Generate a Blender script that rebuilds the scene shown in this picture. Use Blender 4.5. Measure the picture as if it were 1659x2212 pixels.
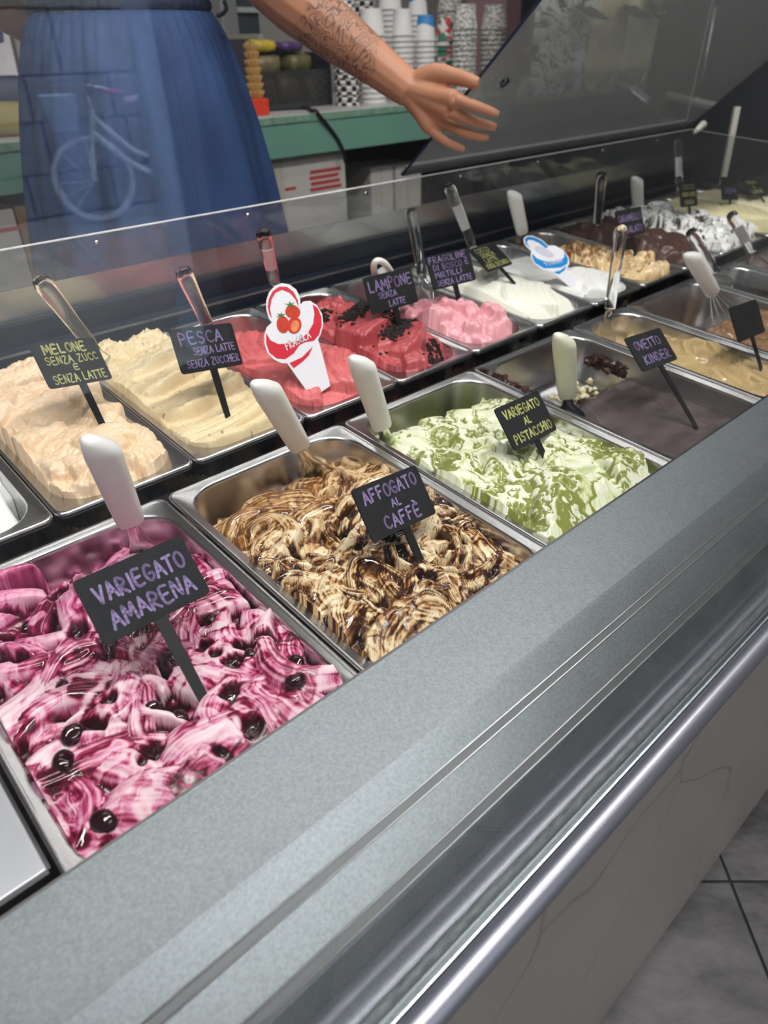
import bpy, bmesh, math, random
import numpy as np
from mathutils import Matrix, Vector
for o in list(bpy.data.objects): bpy.data.objects.remove(o)
SC = bpy.context.scene
COL = SC.collection
R = math.radians

# ------------------------------------------------------------------ camera
# the gelato pans lie in a plane that is tipped 5 degrees towards the customer:
# "case frame" = X along the case, Y into its depth, Z normal to the pan plane
TILT = R(5); PANZ = 0.80
T = Matrix.Translation((0, 0, PANZ)) @ Matrix.Rotation(TILT, 4, 'X')
FPX = 1533.8
CAMC = Vector((-0.01103, -0.28318, 0.45698))
CAMR = Matrix(((0.73459906, -0.67758674, 0.0352197),
               (-0.38690192, -0.46096744, -0.79863379),
               (0.5573788, 0.57304906, -0.60078586)))      # rows: right, down, forward
cm = Matrix.Identity(4)
for i in range(3):
    cm[i][0] = CAMR[0][i]; cm[i][1] = -CAMR[1][i]; cm[i][2] = -CAMR[2][i]; cm[i][3] = CAMC[i]
cam = bpy.data.cameras.new('camera'); camo = bpy.data.objects.new('camera', cam); COL.objects.link(camo)
cam.sensor_fit = 'VERTICAL'; cam.sensor_height = 36; cam.lens = FPX / 2212 * 36
cam.clip_start = 0.02; cam.clip_end = 60
camo.matrix_world = T @ cm
cam.dof.use_dof = True; cam.dof.focus_distance = 0.72; cam.dof.aperture_fstop = 6.0
SC.camera = camo
CW = (T @ CAMC.to_4d()).to_3d()
def ray(x, y):
    d = Vector(((x - 829.5) / FPX, (y - 1106) / FPX, 1.0))
    return (T.to_3x3() @ (CAMR.transposed() @ d))
def pxY(x, y, Y): d = ray(x, y); return CW + d * ((Y - CW.y) / d.y)       # pixel on a world plane of given depth
def pxX(x, y, X): d = ray(x, y); return CW + d * ((X - CW.x) / d.x)
def pxZ(x, y, Z): d = ray(x, y); return CW + d * ((Z - CW.z) / d.z)
def cpxZ(x, y, Z):                                                         # the same in the case frame
    d = CAMR.transposed() @ Vector(((x - 829.5) / FPX, (y - 1106) / FPX, 1.0)); return CAMC + d * ((Z - CAMC.z) / d.z)

# ------------------------------------------------------------------ world, exposure
W = bpy.data.worlds.new('world'); SC.world = W; W.use_nodes = True
nt = W.node_tree; bg = nt.nodes['Background']
bg.inputs[0].default_value = (0.72, 0.84, 1.0, 1); bg.inputs[1].default_value = 6.5
SC.view_settings.view_transform = 'Standard'; SC.view_settings.look = 'None'
SC.view_settings.gamma = 1; SC.view_settings.use_curve_mapping = False
SC.view_settings.exposure = 0.18

# ------------------------------------------------------------------ helpers
def lin(c):
    c = np.asarray(c, float) / 255.0
    return np.where(c <= 0.04045, c / 12.92, ((c + 0.055) / 1.055) ** 2.4)
def L3(*c): return tuple(lin(c))
MATS = {}
def mat(name, col=(.8, .8, .8), rough=.5, metal=0., noise=0., nscale=20., bump=0., bscale=80., spec=.5, aniso=0., coat=0., emit=None, estr=0., trans=0., ior=1.45, stretch=None, sss=0.):
    if name in MATS: return MATS[name]
    m = bpy.data.materials.new(name); m.use_nodes = True; n = m.node_tree.nodes; l = m.node_tree.links
    b = n['Principled BSDF']
    b.inputs['Base Color'].default_value = (*col, 1); b.inputs['Roughness'].default_value = rough; b.inputs['Metallic'].default_value = metal
    b.inputs['Specular IOR Level'].default_value = spec; b.inputs['Coat Weight'].default_value = coat
    b.inputs['Transmission Weight'].default_value = trans; b.inputs['IOR'].default_value = ior
    if sss: b.inputs['Subsurface Weight'].default_value = sss; b.inputs['Subsurface Radius'].default_value = (.004, .002, .0015); b.inputs['Subsurface Scale'].default_value = 1
    if emit: b.inputs['Emission Color'].default_value = (*emit, 1); b.inputs['Emission Strength'].default_value = estr
    if noise or bump:
        tc = n.new('ShaderNodeTexCoord'); mp = n.new('ShaderNodeMapping'); l.new(tc.outputs['Object'], mp.inputs[0])
        if stretch: mp.inputs['Scale'].default_value = stretch
        if noise:
            t = n.new('ShaderNodeTexNoise'); t.inputs['Scale'].default_value = nscale; t.inputs['Detail'].default_value = 5; l.new(mp.outputs[0], t.inputs[0])
            r = n.new('ShaderNodeValToRGB'); r.color_ramp.elements[0].position = .3; r.color_ramp.elements[1].position = .7
            r.color_ramp.elements[0].color = (*[c * (1 - noise) for c in col], 1); r.color_ramp.elements[1].color = (*[min(1, c * (1 + noise)) for c in col], 1)
            l.new(t.outputs[0], r.inputs[0]); l.new(r.outputs[0], b.inputs['Base Color'])
        if bump:
            t2 = n.new('ShaderNodeTexNoise'); t2.inputs['Scale'].default_value = bscale; t2.inputs['Detail'].default_value = 4; l.new(mp.outputs[0], t2.inputs[0])
            bp = n.new('ShaderNodeBump'); bp.inputs['Strength'].default_value = bump; bp.inputs['Distance'].default_value = .002
            l.new(t2.outputs[0], bp.inputs['Height']); l.new(bp.outputs[0], b.inputs['Normal'])
    MATS[name] = m; return m
def glassmat(name, tint=(1, 1, 1), ior=1.5, rough=0., haze=0., hazecol=(.8, .85, .85)):
    """clear sheet: Fresnel mirror over plain transmission, with a little milky haze"""
    if name in MATS: return MATS[name]
    m = bpy.data.materials.new(name); m.use_nodes = True; n = m.node_tree.nodes; l = m.node_tree.links
    n.remove(n['Principled BSDF']); out = n['Material Output']
    tr = n.new('ShaderNodeBsdfTransparent'); tr.inputs[0].default_value = (*tint, 1)
    gl = n.new('ShaderNodeBsdfGlossy'); gl.inputs['Roughness'].default_value = rough
    lw = n.new('ShaderNodeLayerWeight'); lw.inputs[0].default_value = .5; f0 = ((ior - 1) / (ior + 1)) ** 2
    pw = n.new('ShaderNodeMath'); pw.operation = 'POWER'; l.new(lw.outputs['Facing'], pw.inputs[0]); pw.inputs[1].default_value = 5
    fr = n.new('ShaderNodeMath'); fr.operation = 'MULTIPLY_ADD'; l.new(pw.outputs[0], fr.inputs[0]); fr.inputs[1].default_value = 1 - f0; fr.inputs[2].default_value = f0
    mx = n.new('ShaderNodeMixShader'); l.new(fr.outputs[0], mx.inputs[0]); l.new(tr.outputs[0], mx.inputs[1]); l.new(gl.outputs[0], mx.inputs[2])
    if haze:
        d1 = n.new('ShaderNodeBsdfDiffuse'); d1.inputs[0].default_value = (*hazecol, 1); d2 = n.new('ShaderNodeBsdfTranslucent'); d2.inputs[0].default_value = (*hazecol, 1)
        df = n.new('ShaderNodeMixShader'); l.new(d1.outputs[0], df.inputs[1]); l.new(d2.outputs[0], df.inputs[2])
        m2 = n.new('ShaderNodeMixShader'); m2.inputs[0].default_value = haze
        l.new(mx.outputs[0], m2.inputs[1]); l.new(df.outputs[0], m2.inputs[2]); l.new(m2.outputs[0], out.inputs[0])
    else: l.new(mx.outputs[0], out.inputs[0])
    MATS[name] = m; return m
def mk(name, V, F, m, parent=None, smooth=False, M=None, kind=None):
    me = bpy.data.meshes.new(name); me.from_pydata([tuple(v) for v in V], [], [tuple(f) for f in F]); me.update()
    if m: me.materials.append(m)
    if smooth: me.polygons.foreach_set('use_smooth', [True] * len(me.polygons))
    o = bpy.data.objects.new(name, me); COL.objects.link(o)
    if parent: o.parent = parent
    if M is not None: o.matrix_basis = M
    if kind: o['kind'] = kind
    return o
def tag(o, label, cat, group=None):
    o['label'] = label; o['category'] = cat
    if group: o['group'] = group
    return o
def thing(name, label, cat, M=Matrix.Identity(4), group=None):
    o = bpy.data.objects.new(name, None); COL.objects.link(o); o.matrix_basis = M; o.empty_display_size = .05
    return tag(o, label, cat, group)
def struct(name, V, F, m, smooth=False): return mk(name, V, F, m, None, smooth, None, 'structure')
def bev(o, w, seg=2):
    b = o.modifiers.new('bevel', 'BEVEL'); b.width = w; b.segments = seg; b.limit_method = 'ANGLE'; b.angle_limit = R(40)
    for p in o.data.polygons: p.use_smooth = True
    wn = o.modifiers.new('wn', 'WEIGHTED_NORMAL'); wn.keep_sharp = True
    return o
def box(x0, x1, y0, y1, z0, z1):
    V = [(x, y, z) for z in (z0, z1) for y in (y0, y1) for x in (x0, x1)]
    return V, [(0, 2, 3, 1), (4, 5, 7, 6), (0, 1, 5, 4), (2, 6, 7, 3), (0, 4, 6, 2), (1, 3, 7, 5)]
def merge(*parts):
    V = []; F = []
    for v, f in parts:
        k = len(V); V += [tuple(q) for q in v]; F += [tuple(i + k for i in q) for q in f]
    return V, F
def xform(vf, M): return [tuple(M @ Vector(v)) for v in vf[0]], vf[1]
def loft(rings, cap0=True, cap1=True, closed=True):
    V = []; F = []; n = len(rings[0])
    for r in rings: V += [tuple(p) for p in r]
    for k in range(len(rings) - 1):
        for i in range(n if closed else n - 1):
            j = (i + 1) % n; F.append((k * n + i, k * n + j, (k + 1) * n + j, (k + 1) * n + i))
    if cap0: F.append(tuple(range(n))[::-1])
    if cap1: F.append(tuple((len(rings) - 1) * n + i for i in range(n)))
    return V, F
def rr(x0, x1, y0, y1, r, z, n=7):
    P = []
    for cx, cy, a in ((x1 - r, y1 - r, 0), (x0 + r, y1 - r, 90), (x0 + r, y0 + r, 180), (x1 - r, y0 + r, 270)):
        for k in range(n):
            t = R(a + 90 * k / (n - 1)); P.append((cx + r * math.cos(t), cy + r * math.sin(t), z))
    return P
def tube(pts, rad, n=10, cap=True):
    pts = [Vector(p) for p in pts]; rads = rad if isinstance(rad, (list, tuple)) else [rad] * len(pts)
    rings = []; up = None
    for i, p in enumerate(pts):
        d = (pts[min(i + 1, len(pts) - 1)] - pts[max(i - 1, 0)]).normalized()
        if up is None: up = Vector((0, 0, 1)) if abs(d.z) < .9 else Vector((1, 0, 0))
        s = d.cross(up).normalized(); up = s.cross(d).normalized()
        ra, rb = rads[i] if isinstance(rads[i], (list, tuple)) else (rads[i], rads[i])
        rings.append([p + s * (ra * math.cos(2 * math.pi * k / n)) + up * (rb * math.sin(2 * math.pi * k / n)) for k in range(n)])
    return loft(rings, cap, cap)
def smooth_path(P, k=8):
    P = [Vector(p) for p in P]; Q = [P[0]] + P + [P[-1]]; out = []
    for i in range(1, len(Q) - 2):
        for s in range(k):
            t = s / k; a, b, c, d = Q[i - 1], Q[i], Q[i + 1], Q[i + 2]
            out.append(.5 * ((2 * b) + (c - a) * t + (2 * a - 5 * b + 4 * c - d) * t * t + (3 * b - a - 3 * c + d) * t ** 3))
    return out + [P[-1]]
def prism_y(prof, x0, x1):
    """profile of (y,z) points run along X"""
    n = len(prof); V = [(x0, y, z) for y, z in prof] + [(x1, y, z) for y, z in prof]
    F = [(i, (i + 1) % n, n + (i + 1) % n, n + i) for i in range(n)] + [tuple(range(n))[::-1], tuple(range(n, 2 * n))]
    return V, F
def frame(o, x, y, z):
    M = Matrix.Identity(4)
    for i in range(3): M[i][0] = x[i]; M[i][1] = y[i]; M[i][2] = z[i]; M[i][3] = o[i]
    return M
def copy_tree(o, M, parent=None):
    c = o.copy(); COL.objects.link(c); c.parent = parent
    if M is not None: c.matrix_basis = M
    for ch in list(o.children): copy_tree(ch, None, c)
    return c

# ------------------------------------------------------------------ noise
_rng = np.random.RandomState(7); _perm = _rng.permutation(4096); _ga = _rng.rand(4096) * 2 * np.pi
def perlin(x, y, seed=0):
    x = np.asarray(x, float) + seed * 17.31; y = np.asarray(y, float) + seed * 9.77
    xi = np.floor(x).astype(int); yi = np.floor(y).astype(int); xf = x - xi; yf = y - yi
    def g(ix, iy, fx, fy):
        h = _perm[(_perm[ix & 4095] + iy) & 4095]; a = _ga[h]; return np.cos(a) * fx + np.sin(a) * fy
    u = xf ** 3 * (xf * (xf * 6 - 15) + 10); v = yf ** 3 * (yf * (yf * 6 - 15) + 10)
    a = g(xi, yi, xf, yf); b = g(xi + 1, yi, xf - 1, yf); c = g(xi, yi + 1, xf, yf - 1); d = g(xi + 1, yi + 1, xf - 1, yf - 1)
    return (a + u * (b - a) + v * (c - a) + u * v * (a - b - c + d)) * 1.5
def fbm(x, y, seed=0, o=4, g=.5):
    s = 0; a = 1; f = 1
    for k in range(o): s = s + a * perlin(x * f, y * f, seed + k * 3.1); a *= g; f *= 2.03
    return s
def sst(a, b, x): t = np.clip((x - a) / (b - a), 0, 1); return t * t * (3 - 2 * t)
def mixc(a, b, t): t = np.clip(t, 0, 1)[..., None]; return a * (1 - t) + b * t

# ------------------------------------------------------------------ materials
M_steel = mat('brushed_stainless_steel', (.62, .62, .63), .24, 1.0, noise=.1, nscale=30, bump=.05, bscale=60, stretch=(1, 40, 40))
M_steel2 = mat('polished_stainless_steel', (.72, .72, .74), .16, 1.0, noise=.06, nscale=14)
M_blade = mat('worn_steel_blade', (.66, .66, .65), .22, 1.0, noise=.08, nscale=40)
M_ledge = mat('grey_metallic_paint', L3(158, 166, 171), .36, .7, noise=.16, nscale=420, bump=.06, bscale=900)
M_tube = mat('satin_chrome_tube', L3(182, 182, 194), .4, .9, noise=.03, nscale=10)
M_rail = mat('dull_rail_metal', (.8, .81, .83), .3, .9)
M_chan = mat('grey_rail_channel', L3(140, 144, 147), .45, .5)
M_navy = mat('dark_navy_lining', L3(22, 28, 40), .35, 0., noise=.25, nscale=6)
M_black = mat('black_plastic', L3(16, 16, 18), .5)
M_white_pl = mat('white_handle_plastic', L3(236, 236, 232), .32, noise=.03, nscale=60, sss=.05)

M_slate = mat('black_slate_board', L3(20, 22, 25), .8, noise=.25, nscale=90, bump=.05, bscale=300)
M_purple = mat('purple_chalk_marker', L3(140, 122, 168), .7, noise=.25, nscale=500)
M_yellow = mat('yellow_chalk_marker', L3(186, 186, 118), .7, noise=.25, nscale=500)
M_card = mat('white_glossy_card', L3(238, 238, 246), .3)
M_red = mat('red_print', L3(214, 48, 66), .3)
M_blue = mat('blue_print', L3(40, 140, 214), .3)
M_glass = glassmat('case_front_glass', (.985, .99, .988), 1.52)
M_acry = glassmat('scratched_acrylic', (.90, .91, .91), 1.5, .03, .05, (.75, .78, .8))
M_clear = mat('clear_acrylic', (1, 1, 1), .03, trans=1.0, ior=1.38)
M_flap = glassmat('smoky_acrylic_flap', (.60, .62, .62), 2.6, .03, .20, (.72, .74, .74))

# ------------------------------------------------------------------ room
XL, XR, YF, YB, ZC = -2.2, 4.4, -3.0, 2.55, 2.95
M_wall = mat('plaster_wall', L3(150, 147, 142), .8, noise=.05, nscale=3)
M_pink = mat('pink_wall_paint', L3(205, 168, 176), .7, noise=.04, nscale=4)
M_grout = mat('dark_grout', L3(38, 38, 40), .9)
M_ceil = mat('ceiling_paint', L3(180, 180, 178), .9)
def floor_tile_mat():
    m = mat('grey_slate_tile', L3(96, 95, 97), .42)
    n = m.node_tree.nodes; l = m.node_tree.links; b = n['Principled BSDF']
    tc = n.new('ShaderNodeTexCoord'); oi = n.new('ShaderNodeObjectInfo'); ad = n.new('ShaderNodeVectorMath')
    l.new(tc.outputs['Object'], ad.inputs[0]); l.new(oi.outputs['Random'], ad.inputs[1])
    mp = n.new('ShaderNodeMapping'); mp.inputs['Rotation'].default_value = (0, 0, .7); mp.inputs['Scale'].default_value = (2.2, 5, 1); l.new(ad.outputs[0], mp.inputs[0])
    t = n.new('ShaderNodeTexNoise'); t.inputs['Scale'].default_value = 3; t.inputs['Detail'].default_value = 9; t.inputs['Roughness'].default_value = .7; l.new(mp.outputs[0], t.inputs[0])
    r = n.new('ShaderNodeValToRGB'); r.color_ramp.elements[0].position = .34; r.color_ramp.elements[1].position = .68
    r.color_ramp.elements[0].color = (*L3(44, 43, 46), 1); r.color_ramp.elements[1].color = (*L3(98, 96, 98), 1)
    l.new(t.outputs[0], r.inputs[0]); l.new(r.outputs[0], b.inputs['Base Color'])
    bp = n.new('ShaderNodeBump'); bp.inputs['Strength'].default_value = .25; bp.inputs['Distance'].default_value = .003; l.new(t.outputs[0], bp.inputs['Height']); l.new(bp.outputs[0], b.inputs['Normal'])
    return m
M_tile = floor_tile_mat()
fl = struct('floor', *box(XL, XR, YF, YB, -.06, -.004), M_grout)
TS = .60; tv = box(.002, TS - .002, .002, TS - .002, -.012, 0)
tile0 = mk('tile', *tv, M_tile, fl, M=Matrix.Identity(4)); bev(tile0, .0015, 1)
first = True
for i in range(-9, 9):
    for j in range(-9, 9):
        Mt = Matrix.Translation((.873, -.211, 0)) @ Matrix.Rotation(R(-43.5), 4, 'Z') @ Matrix.Translation((i * TS, j * TS, 0))
        c = Mt @ Vector((TS / 2, TS / 2, 0))
        if not (-1.1 < c.x < 3.2 and -2.55 < c.y < .5): continue
        if first: tile0.matrix_basis = Mt; first = False
        else: t = tile0.copy(); COL.objects.link(t); t.parent = fl; t.matrix_basis = Mt
struct('ceiling', *box(XL, XR, YF, YB, ZC, ZC + .08), M_ceil)
struct('wall_left', *box(XL - .1, XL, YF, YB, -.06, ZC), M_wall)
struct('wall_right', *box(XR, XR + .1, YF, YB, -.06, ZC), M_wall)
struct('wall_back', *box(XL, XR, YB, YB + .1, -.06, ZC), M_wall)
# street side: wall with the open entrance through which daylight comes in
DX0, DX1, DZ = -.55, 1.62, 2.35
struct('wall_front', *merge(box(XL, DX0, YF - .2, YF, -.06, ZC), box(DX1, XR, YF - .2, YF, -.06, ZC), box(DX0, DX1, YF - .2, YF, DZ, ZC)), mat('entrance_wall_paint', L3(120, 122, 126), .8))
M_jamb = mat('pale_blue_door_frame', L3(176, 190, 204), .4, noise=.03)
struct('trim_1', *merge(box(DX0 - .07, DX0 + .06, YF - .22, YF + .02, 0, DZ), box(DX1 - .06, DX1 + .07, YF - .22, YF + .02, 0, DZ), box(DX0 - .07, DX1 + .07, YF - .22, YF + .02, DZ, DZ + .1)), M_jamb)
# raised service floor behind the case
struct('floor_service', *box(XL, XR, .98, YB, 0, .18), mat('service_floor', L3(120, 110, 105), .6, noise=.1))

# street outside, seen mirrored in the case glass
M_stone = mat('weathered_stone', L3(140, 135, 128), .9, noise=.22, nscale=9, bump=.5, bscale=30)
st = struct('floor_street', *box(-6, 9, -12, YF - .2, -.12, 0.0), mat('street_paving', L3(150, 146, 140), .85, noise=.12, nscale=5))
sw = struct('wall_street', *box(-6, 9, -7.45, -7.1, 0, 5), mat('stone_mortar', L3(120, 112, 102), .95))
stone = None; rs = random.Random(3); zz = .02; row = 0
while zz < 2.9:
    hh = rs.choice((.34, .40, .46)); xx = 1.0 - rs.random() * .5
    while xx < 5.2:
        ww = rs.uniform(.55, 1.0)
        Ms = Matrix.Translation((xx, -7.1, zz)) @ Matrix.Diagonal((ww - .014, 1, hh - .014, 1))
        if stone is None: stone = mk('stone_block', *box(0, 1, -.05, .035, 0, 1), M_stone, sw, M=Ms); bev(stone, .012, 2)
        else: s_ = stone.copy(); COL.objects.link(s_); s_.parent = sw; s_.matrix_basis = Ms
        xx += ww
    zz += hh; row += 1

# ceiling lamps: long flat LED panels

M_lamp = mat('white_lamp_housing', (.8, .8, .8), .4)
def lamp(x, y, l, w, rz, label, e=50):
    M_led = mat('lit_led_diffuser_%d' % e, (1, 1, 1), .5, emit=(1.0, .975, .94), estr=e)
    t = thing('ceiling_lamp', label, 'lamp', Matrix.Translation((x, y, ZC)) @ Matrix.Rotation(rz, 4, 'Z'), 'flat ceiling lamps')
    bev(mk('housing', *box(-l / 2, l / 2, -w / 2, w / 2, -.06, 0), M_lamp, t), .006)
    mk('diffuser', *box(-l / 2 + .015, l / 2 - .015, -w / 2 + .015, w / 2 - .015, -.066, -.0605), M_led, t)
lamp(-.35, -.30, 1.5, .15, 0, 'long white LED panel on the ceiling above the front of the gelato case')
lamp(1.35, -.20, 1.5, .15, 0, 'long white LED panel on the ceiling above the far end of the case')
lamp(.9, -1.55, 1.8, .22, 0, 'added long white LED panel above the customer side, brightening the case base', 17)  # added lamp, out of view, to brighten the case's base panel
lamp(.5, .75, 1.5, .16, 0, 'long white LED panel on the ceiling above the serving side', 6)
lamp(2.1, .75, 1.5, .16, 0, 'long white LED panel on the ceiling near the dark cabinet', 6)
lamp(1.6, 1.75, 1.5, .14, 0, 'long white LED panel on the ceiling above the green counter', 10)

# ------------------------------------------------------------------ the display case
def veined_panel():
    m = mat('veined_porcelain_panel', L3(176, 168, 160), .3)
    n = m.node_tree.nodes; l = m.node_tree.links; b = n['Principled BSDF']
    tc = n.new('ShaderNodeTexCoord')
    t0 = n.new('ShaderNodeTexNoise'); t0.inputs['Scale'].default_value = 3; t0.inputs['Detail'].default_value = 2; l.new(tc.outputs['Object'], t0.inputs[0])
    wv = n.new('ShaderNodeVectorMath'); wv.operation = 'MULTIPLY_ADD'; wv.inputs[1].default_value = (.22, .22, .22)
    l.new(t0.outputs['Color'], wv.inputs[0]); l.new(tc.outputs['Object'], wv.inputs[2])
    vo = n.new('ShaderNodeTexVoronoi'); vo.feature = 'DISTANCE_TO_EDGE'; vo.inputs['Scale'].default_value = 1.9; l.new(wv.outputs[0], vo.inputs[0])
    r = n.new('ShaderNodeValToRGB'); r.color_ramp.elements[0].position = .0015; r.color_ramp.elements[1].position = .005
    r.color_ramp.elements[0].color = (.62, .6, .58, 1); r.color_ramp.elements[1].color = (1, 1, 1, 1); l.new(vo.outputs['Distance'], r.inputs[0])
    t = n.new('ShaderNodeTexNoise'); t.inputs['Scale'].default_value = 4; t.inputs['Detail'].default_value = 4; l.new(tc.outputs['Object'], t.inputs[0])
    r2 = n.new('ShaderNodeValToRGB'); r2.color_ramp.elements[0].color = (*L3(170, 162, 154), 1); r2.color_ramp.elements[1].color = (*L3(186, 179, 171), 1); l.new(t.outputs[0], r2.inputs[0])
    mx = n.new('ShaderNodeMix'); mx.data_type = 'RGBA'; mx.blend_type = 'MULTIPLY'; mx.inputs[0].default_value = 1
    l.new(r2.outputs[0], mx.inputs[6]); l.new(r.outputs[0], mx.inputs[7]); l.new(mx.outputs[2], b.inputs['Base Color'])
    return m
CX0, CX1 = -1.15, 2.24
case = thing('gelato_display_case', 'long refrigerated gelato case with grey metallic ledge, chrome tube and front glass', 'display case', Matrix.Identity(4))
Tc = T
def cpart(name, vf, m, smooth=False, M=None, parent=case): return mk(name, vf[0], vf[1], m, parent, smooth, Tc if M is None else M)
cpart('base_panel', box(CX0, CX1, -.176, -.15, 0, .652), veined_panel(), M=Matrix.Identity(4))
cpart('cabinet_body', box(CX0, CX1, -.148, .90, 0, .52), M_navy, M=Matrix.Identity(4))
cpart('rear_panel', box(CX0, CX1, .84, .90, .52, .88), M_navy, M=Matrix.Identity(4))
cpart('well', merge(box(CX0, CX1, -.12, .80, -.215, -.20), box(CX0, CX1, .80, .81, -.215, .0), box(CX0, CX0 + .01, -.12, .8, -.2, -.02), box(CX1 - .01, CX1, -.12, .8, -.2, -.02)), M_navy)
cpart('divider_bar', box(CX0, CX1, .333, .351, -.04, -.016), M_black)
# front ledge, one folded profile
prof = [(0.003, -.0076), (0.003, -.0015), (0.0012, 0), (-.0735, 0), (-.0765, -.0012), (-.134, -.0275), (-.137, -.031), (-.137, -.118), (-.131, -.118), (-.131, -.034), (-.074, -.006), (-.001, -.004), (-.001, -.0076)]
LDY, LDZ = -.0045, .008      # the ledge lies just over the pan rims
prof = [(a + LDY, b + (LDZ if b > -.1 else 0)) for a, b in prof]
lg = cpart('ledge', prism_y(prof[::-1], CX0, CX1), M_ledge)
cpart('ledge_lip', box(CX0, CX1, .0012 + LDY, .0036 + LDY, -.003 + LDZ, .0006 + LDZ), M_steel2)
for yr, zr in ((-.0965, -.0104), (-.1025, -.0132), (-.1285, -.0250), (-.1348, -.0282)):
    yr += LDY; zr += LDZ
    cpart('rail', tube([(CX0, yr, zr + .0003), (CX1, yr, zr + .0003)], .0009, 8), M_rail, True)
for yr, zr, w in ((-.0995, -.0118, .0024), (-.1317, -.0266, .0024)):
    yr += LDY; zr += LDZ
    cpart('rail_channel', prism_y([(yr - w, zr - .0012 - .0002), (yr + w, zr + .0010 - .0002), (yr + w, zr + .0014), (yr - w, zr - .0008)][::-1], CX0, CX1), M_chan)
cpart('glass_trough', merge(box(CX0, CX1, -.174, -.131, -.124, -.118), box(CX0, CX1, -.1725, -.1705, -.118, -.108)), M_ledge)
def frosted():
    m = mat('rough_glass_edge', L3(196, 206, 204), .25, bump=1.0, bscale=260, noise=.35, nscale=180, stretch=(.5, 1, 1)); return m
gs = [];  n_ = 900; V = []; F = []
rs = np.random.RandomState(2); xs = np.linspace(CX0, CX1, n_); wob = perlin(xs * 60, xs * 0, 3) * .0012; wz = perlin(xs * 110, xs * 0 + 5, 4) * .0010
for i, x in enumerate(xs): V += [(x, -.1545 + wob[i] * .5, -.1175), (x, -.1545 + wob[i], -.1135 + wz[i]), (x, -.158 + wob[i], -.111 + wz[i]), (x, -.1625, -.1125), (x, -.1625, -.1175)]
for i in range(n_ - 1):
    for k in range(4): F.append((i * 5 + k, (i + 1) * 5 + k, (i + 1) * 5 + k + 1, i * 5 + k + 1))
cpart('glass_seal', (V, F), frosted(), True)
gb = (Tc @ Vector((0, -.1665, -.117)))
cpart('front_glass', box(CX0, CX1, gb.y - .003, gb.y + .003, gb.z, 1.62), M_glass, M=Matrix.Identity(4))
bev(cpart('chrome_tube', prism_y([(-.184 + .0115 * math.cos(t) * (1.0 if math.cos(t) > 0 else .95), -.1135 + .0145 * math.sin(t)) for t in np.linspace(0, 2 * math.pi, 25)[:-1]], CX0, CX1), M_tube, True), .0001, 1)
cpart('tube_bracket', box(CX0, CX1, -.1795, -.165, -.14, -.122), M_black)
# rear: stepped dark lining, steel strip, low acrylic barrier, leaning acrylic flap
prof = [(.7165, -.03), (.7165, -.004), (.742, -.004), (.744, .014), (.766, .016), (.769, .045), (.806, .047), (.806, -.03)]
cpart('rear_lining', prism_y(prof, CX0, CX1), M_navy)
cpart('lining_trim', box(CX0, CX1, .7425, .7445, .0125, .0165), M_steel)
cpart('rear_steel_strip', box(CX0, CX1, .787, .790, .047, .088), M_steel)
BX1 = 2.165
ba = cpart('acrylic_barrier', box(CX0, BX1, .776, .781, .047, .145), M_acry)
cpart('barrier_edge', box(CX0, BX1, .7758, .7812, .1451, .1462), mat('painted_acrylic_glow', (.95, .96, .96), .25, noise=.2, nscale=60))  # glow of the acrylic's top edge, put into a whitish colour
cpart('side_barrier', box(BX1 + .0005, BX1 + .0055, .02, .781, .002, .145), M_acry)
cpart('barrier_seal', box(BX1 - .004, BX1, .02, .775, .0005, .006), mat('dark_red_seal', L3(110, 34, 30), .5))
cpart('side_barrier_edge', box(BX1 + .0003, BX1 + .0057, .02, .781, .1451, .1460), MATS['painted_acrylic_glow'])
for k in range(12):
    x = -.9 + k * .262
    cpart('barrier_screw', tube([(x, .7755, .134), (x, .773, .134)], .0035, 10), M_steel2, True)
fd = Vector((0, -.69, .724)).normalized(); fn = Vector((0, fd.z, -fd.y)); FL = .62
Mf = Tc @ frame(Vector((0, .80, .1475)), Vector((1, 0, 0)), fd, fn)
FX0, FX1 = 1.052, 2.18
cpart('flap', box(FX0, FX1, 0, FL, -.0025, .0025), M_flap, M=Mf)
M_edge = mat('dark_blue_acrylic_edge', L3(40, 48, 74), .2)
cpart('flap_edge', box(FX0 - .0012, FX0 - .0001, 0, FL, -.0026, .0026), M_edge, M=Mf)
cpart('flap_edge', box(FX1 + .0001, FX1 + .0012, 0, FL, -.0026, .0026), M_edge, M=Mf)
cpart('flap_hinge_strip', box(FX0, FX1, -.004, .022, .0027, .006), mat('grey_hinge_strip', L3(150, 152, 152), .4), M=Mf)
# bolt through the flap near its free side
def on_plane(x, y, M):
    o = M.to_translation(); nn = M.to_3x3() @ Vector((0, 0, 1)); d = ray(x, y); t = (o - CW).dot(nn) / d.dot(nn); return M.inverted() @ (CW + d * t)
bp = on_plane(1087, 173, Mf)
cpart('flap_bolt', tube([(bp.x, bp.y, -.0075), (bp.x, bp.y, -.0027)], .009, 14), mat('bolt', L3(90, 92, 104), .2, 1.0), True, M=Mf)
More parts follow.
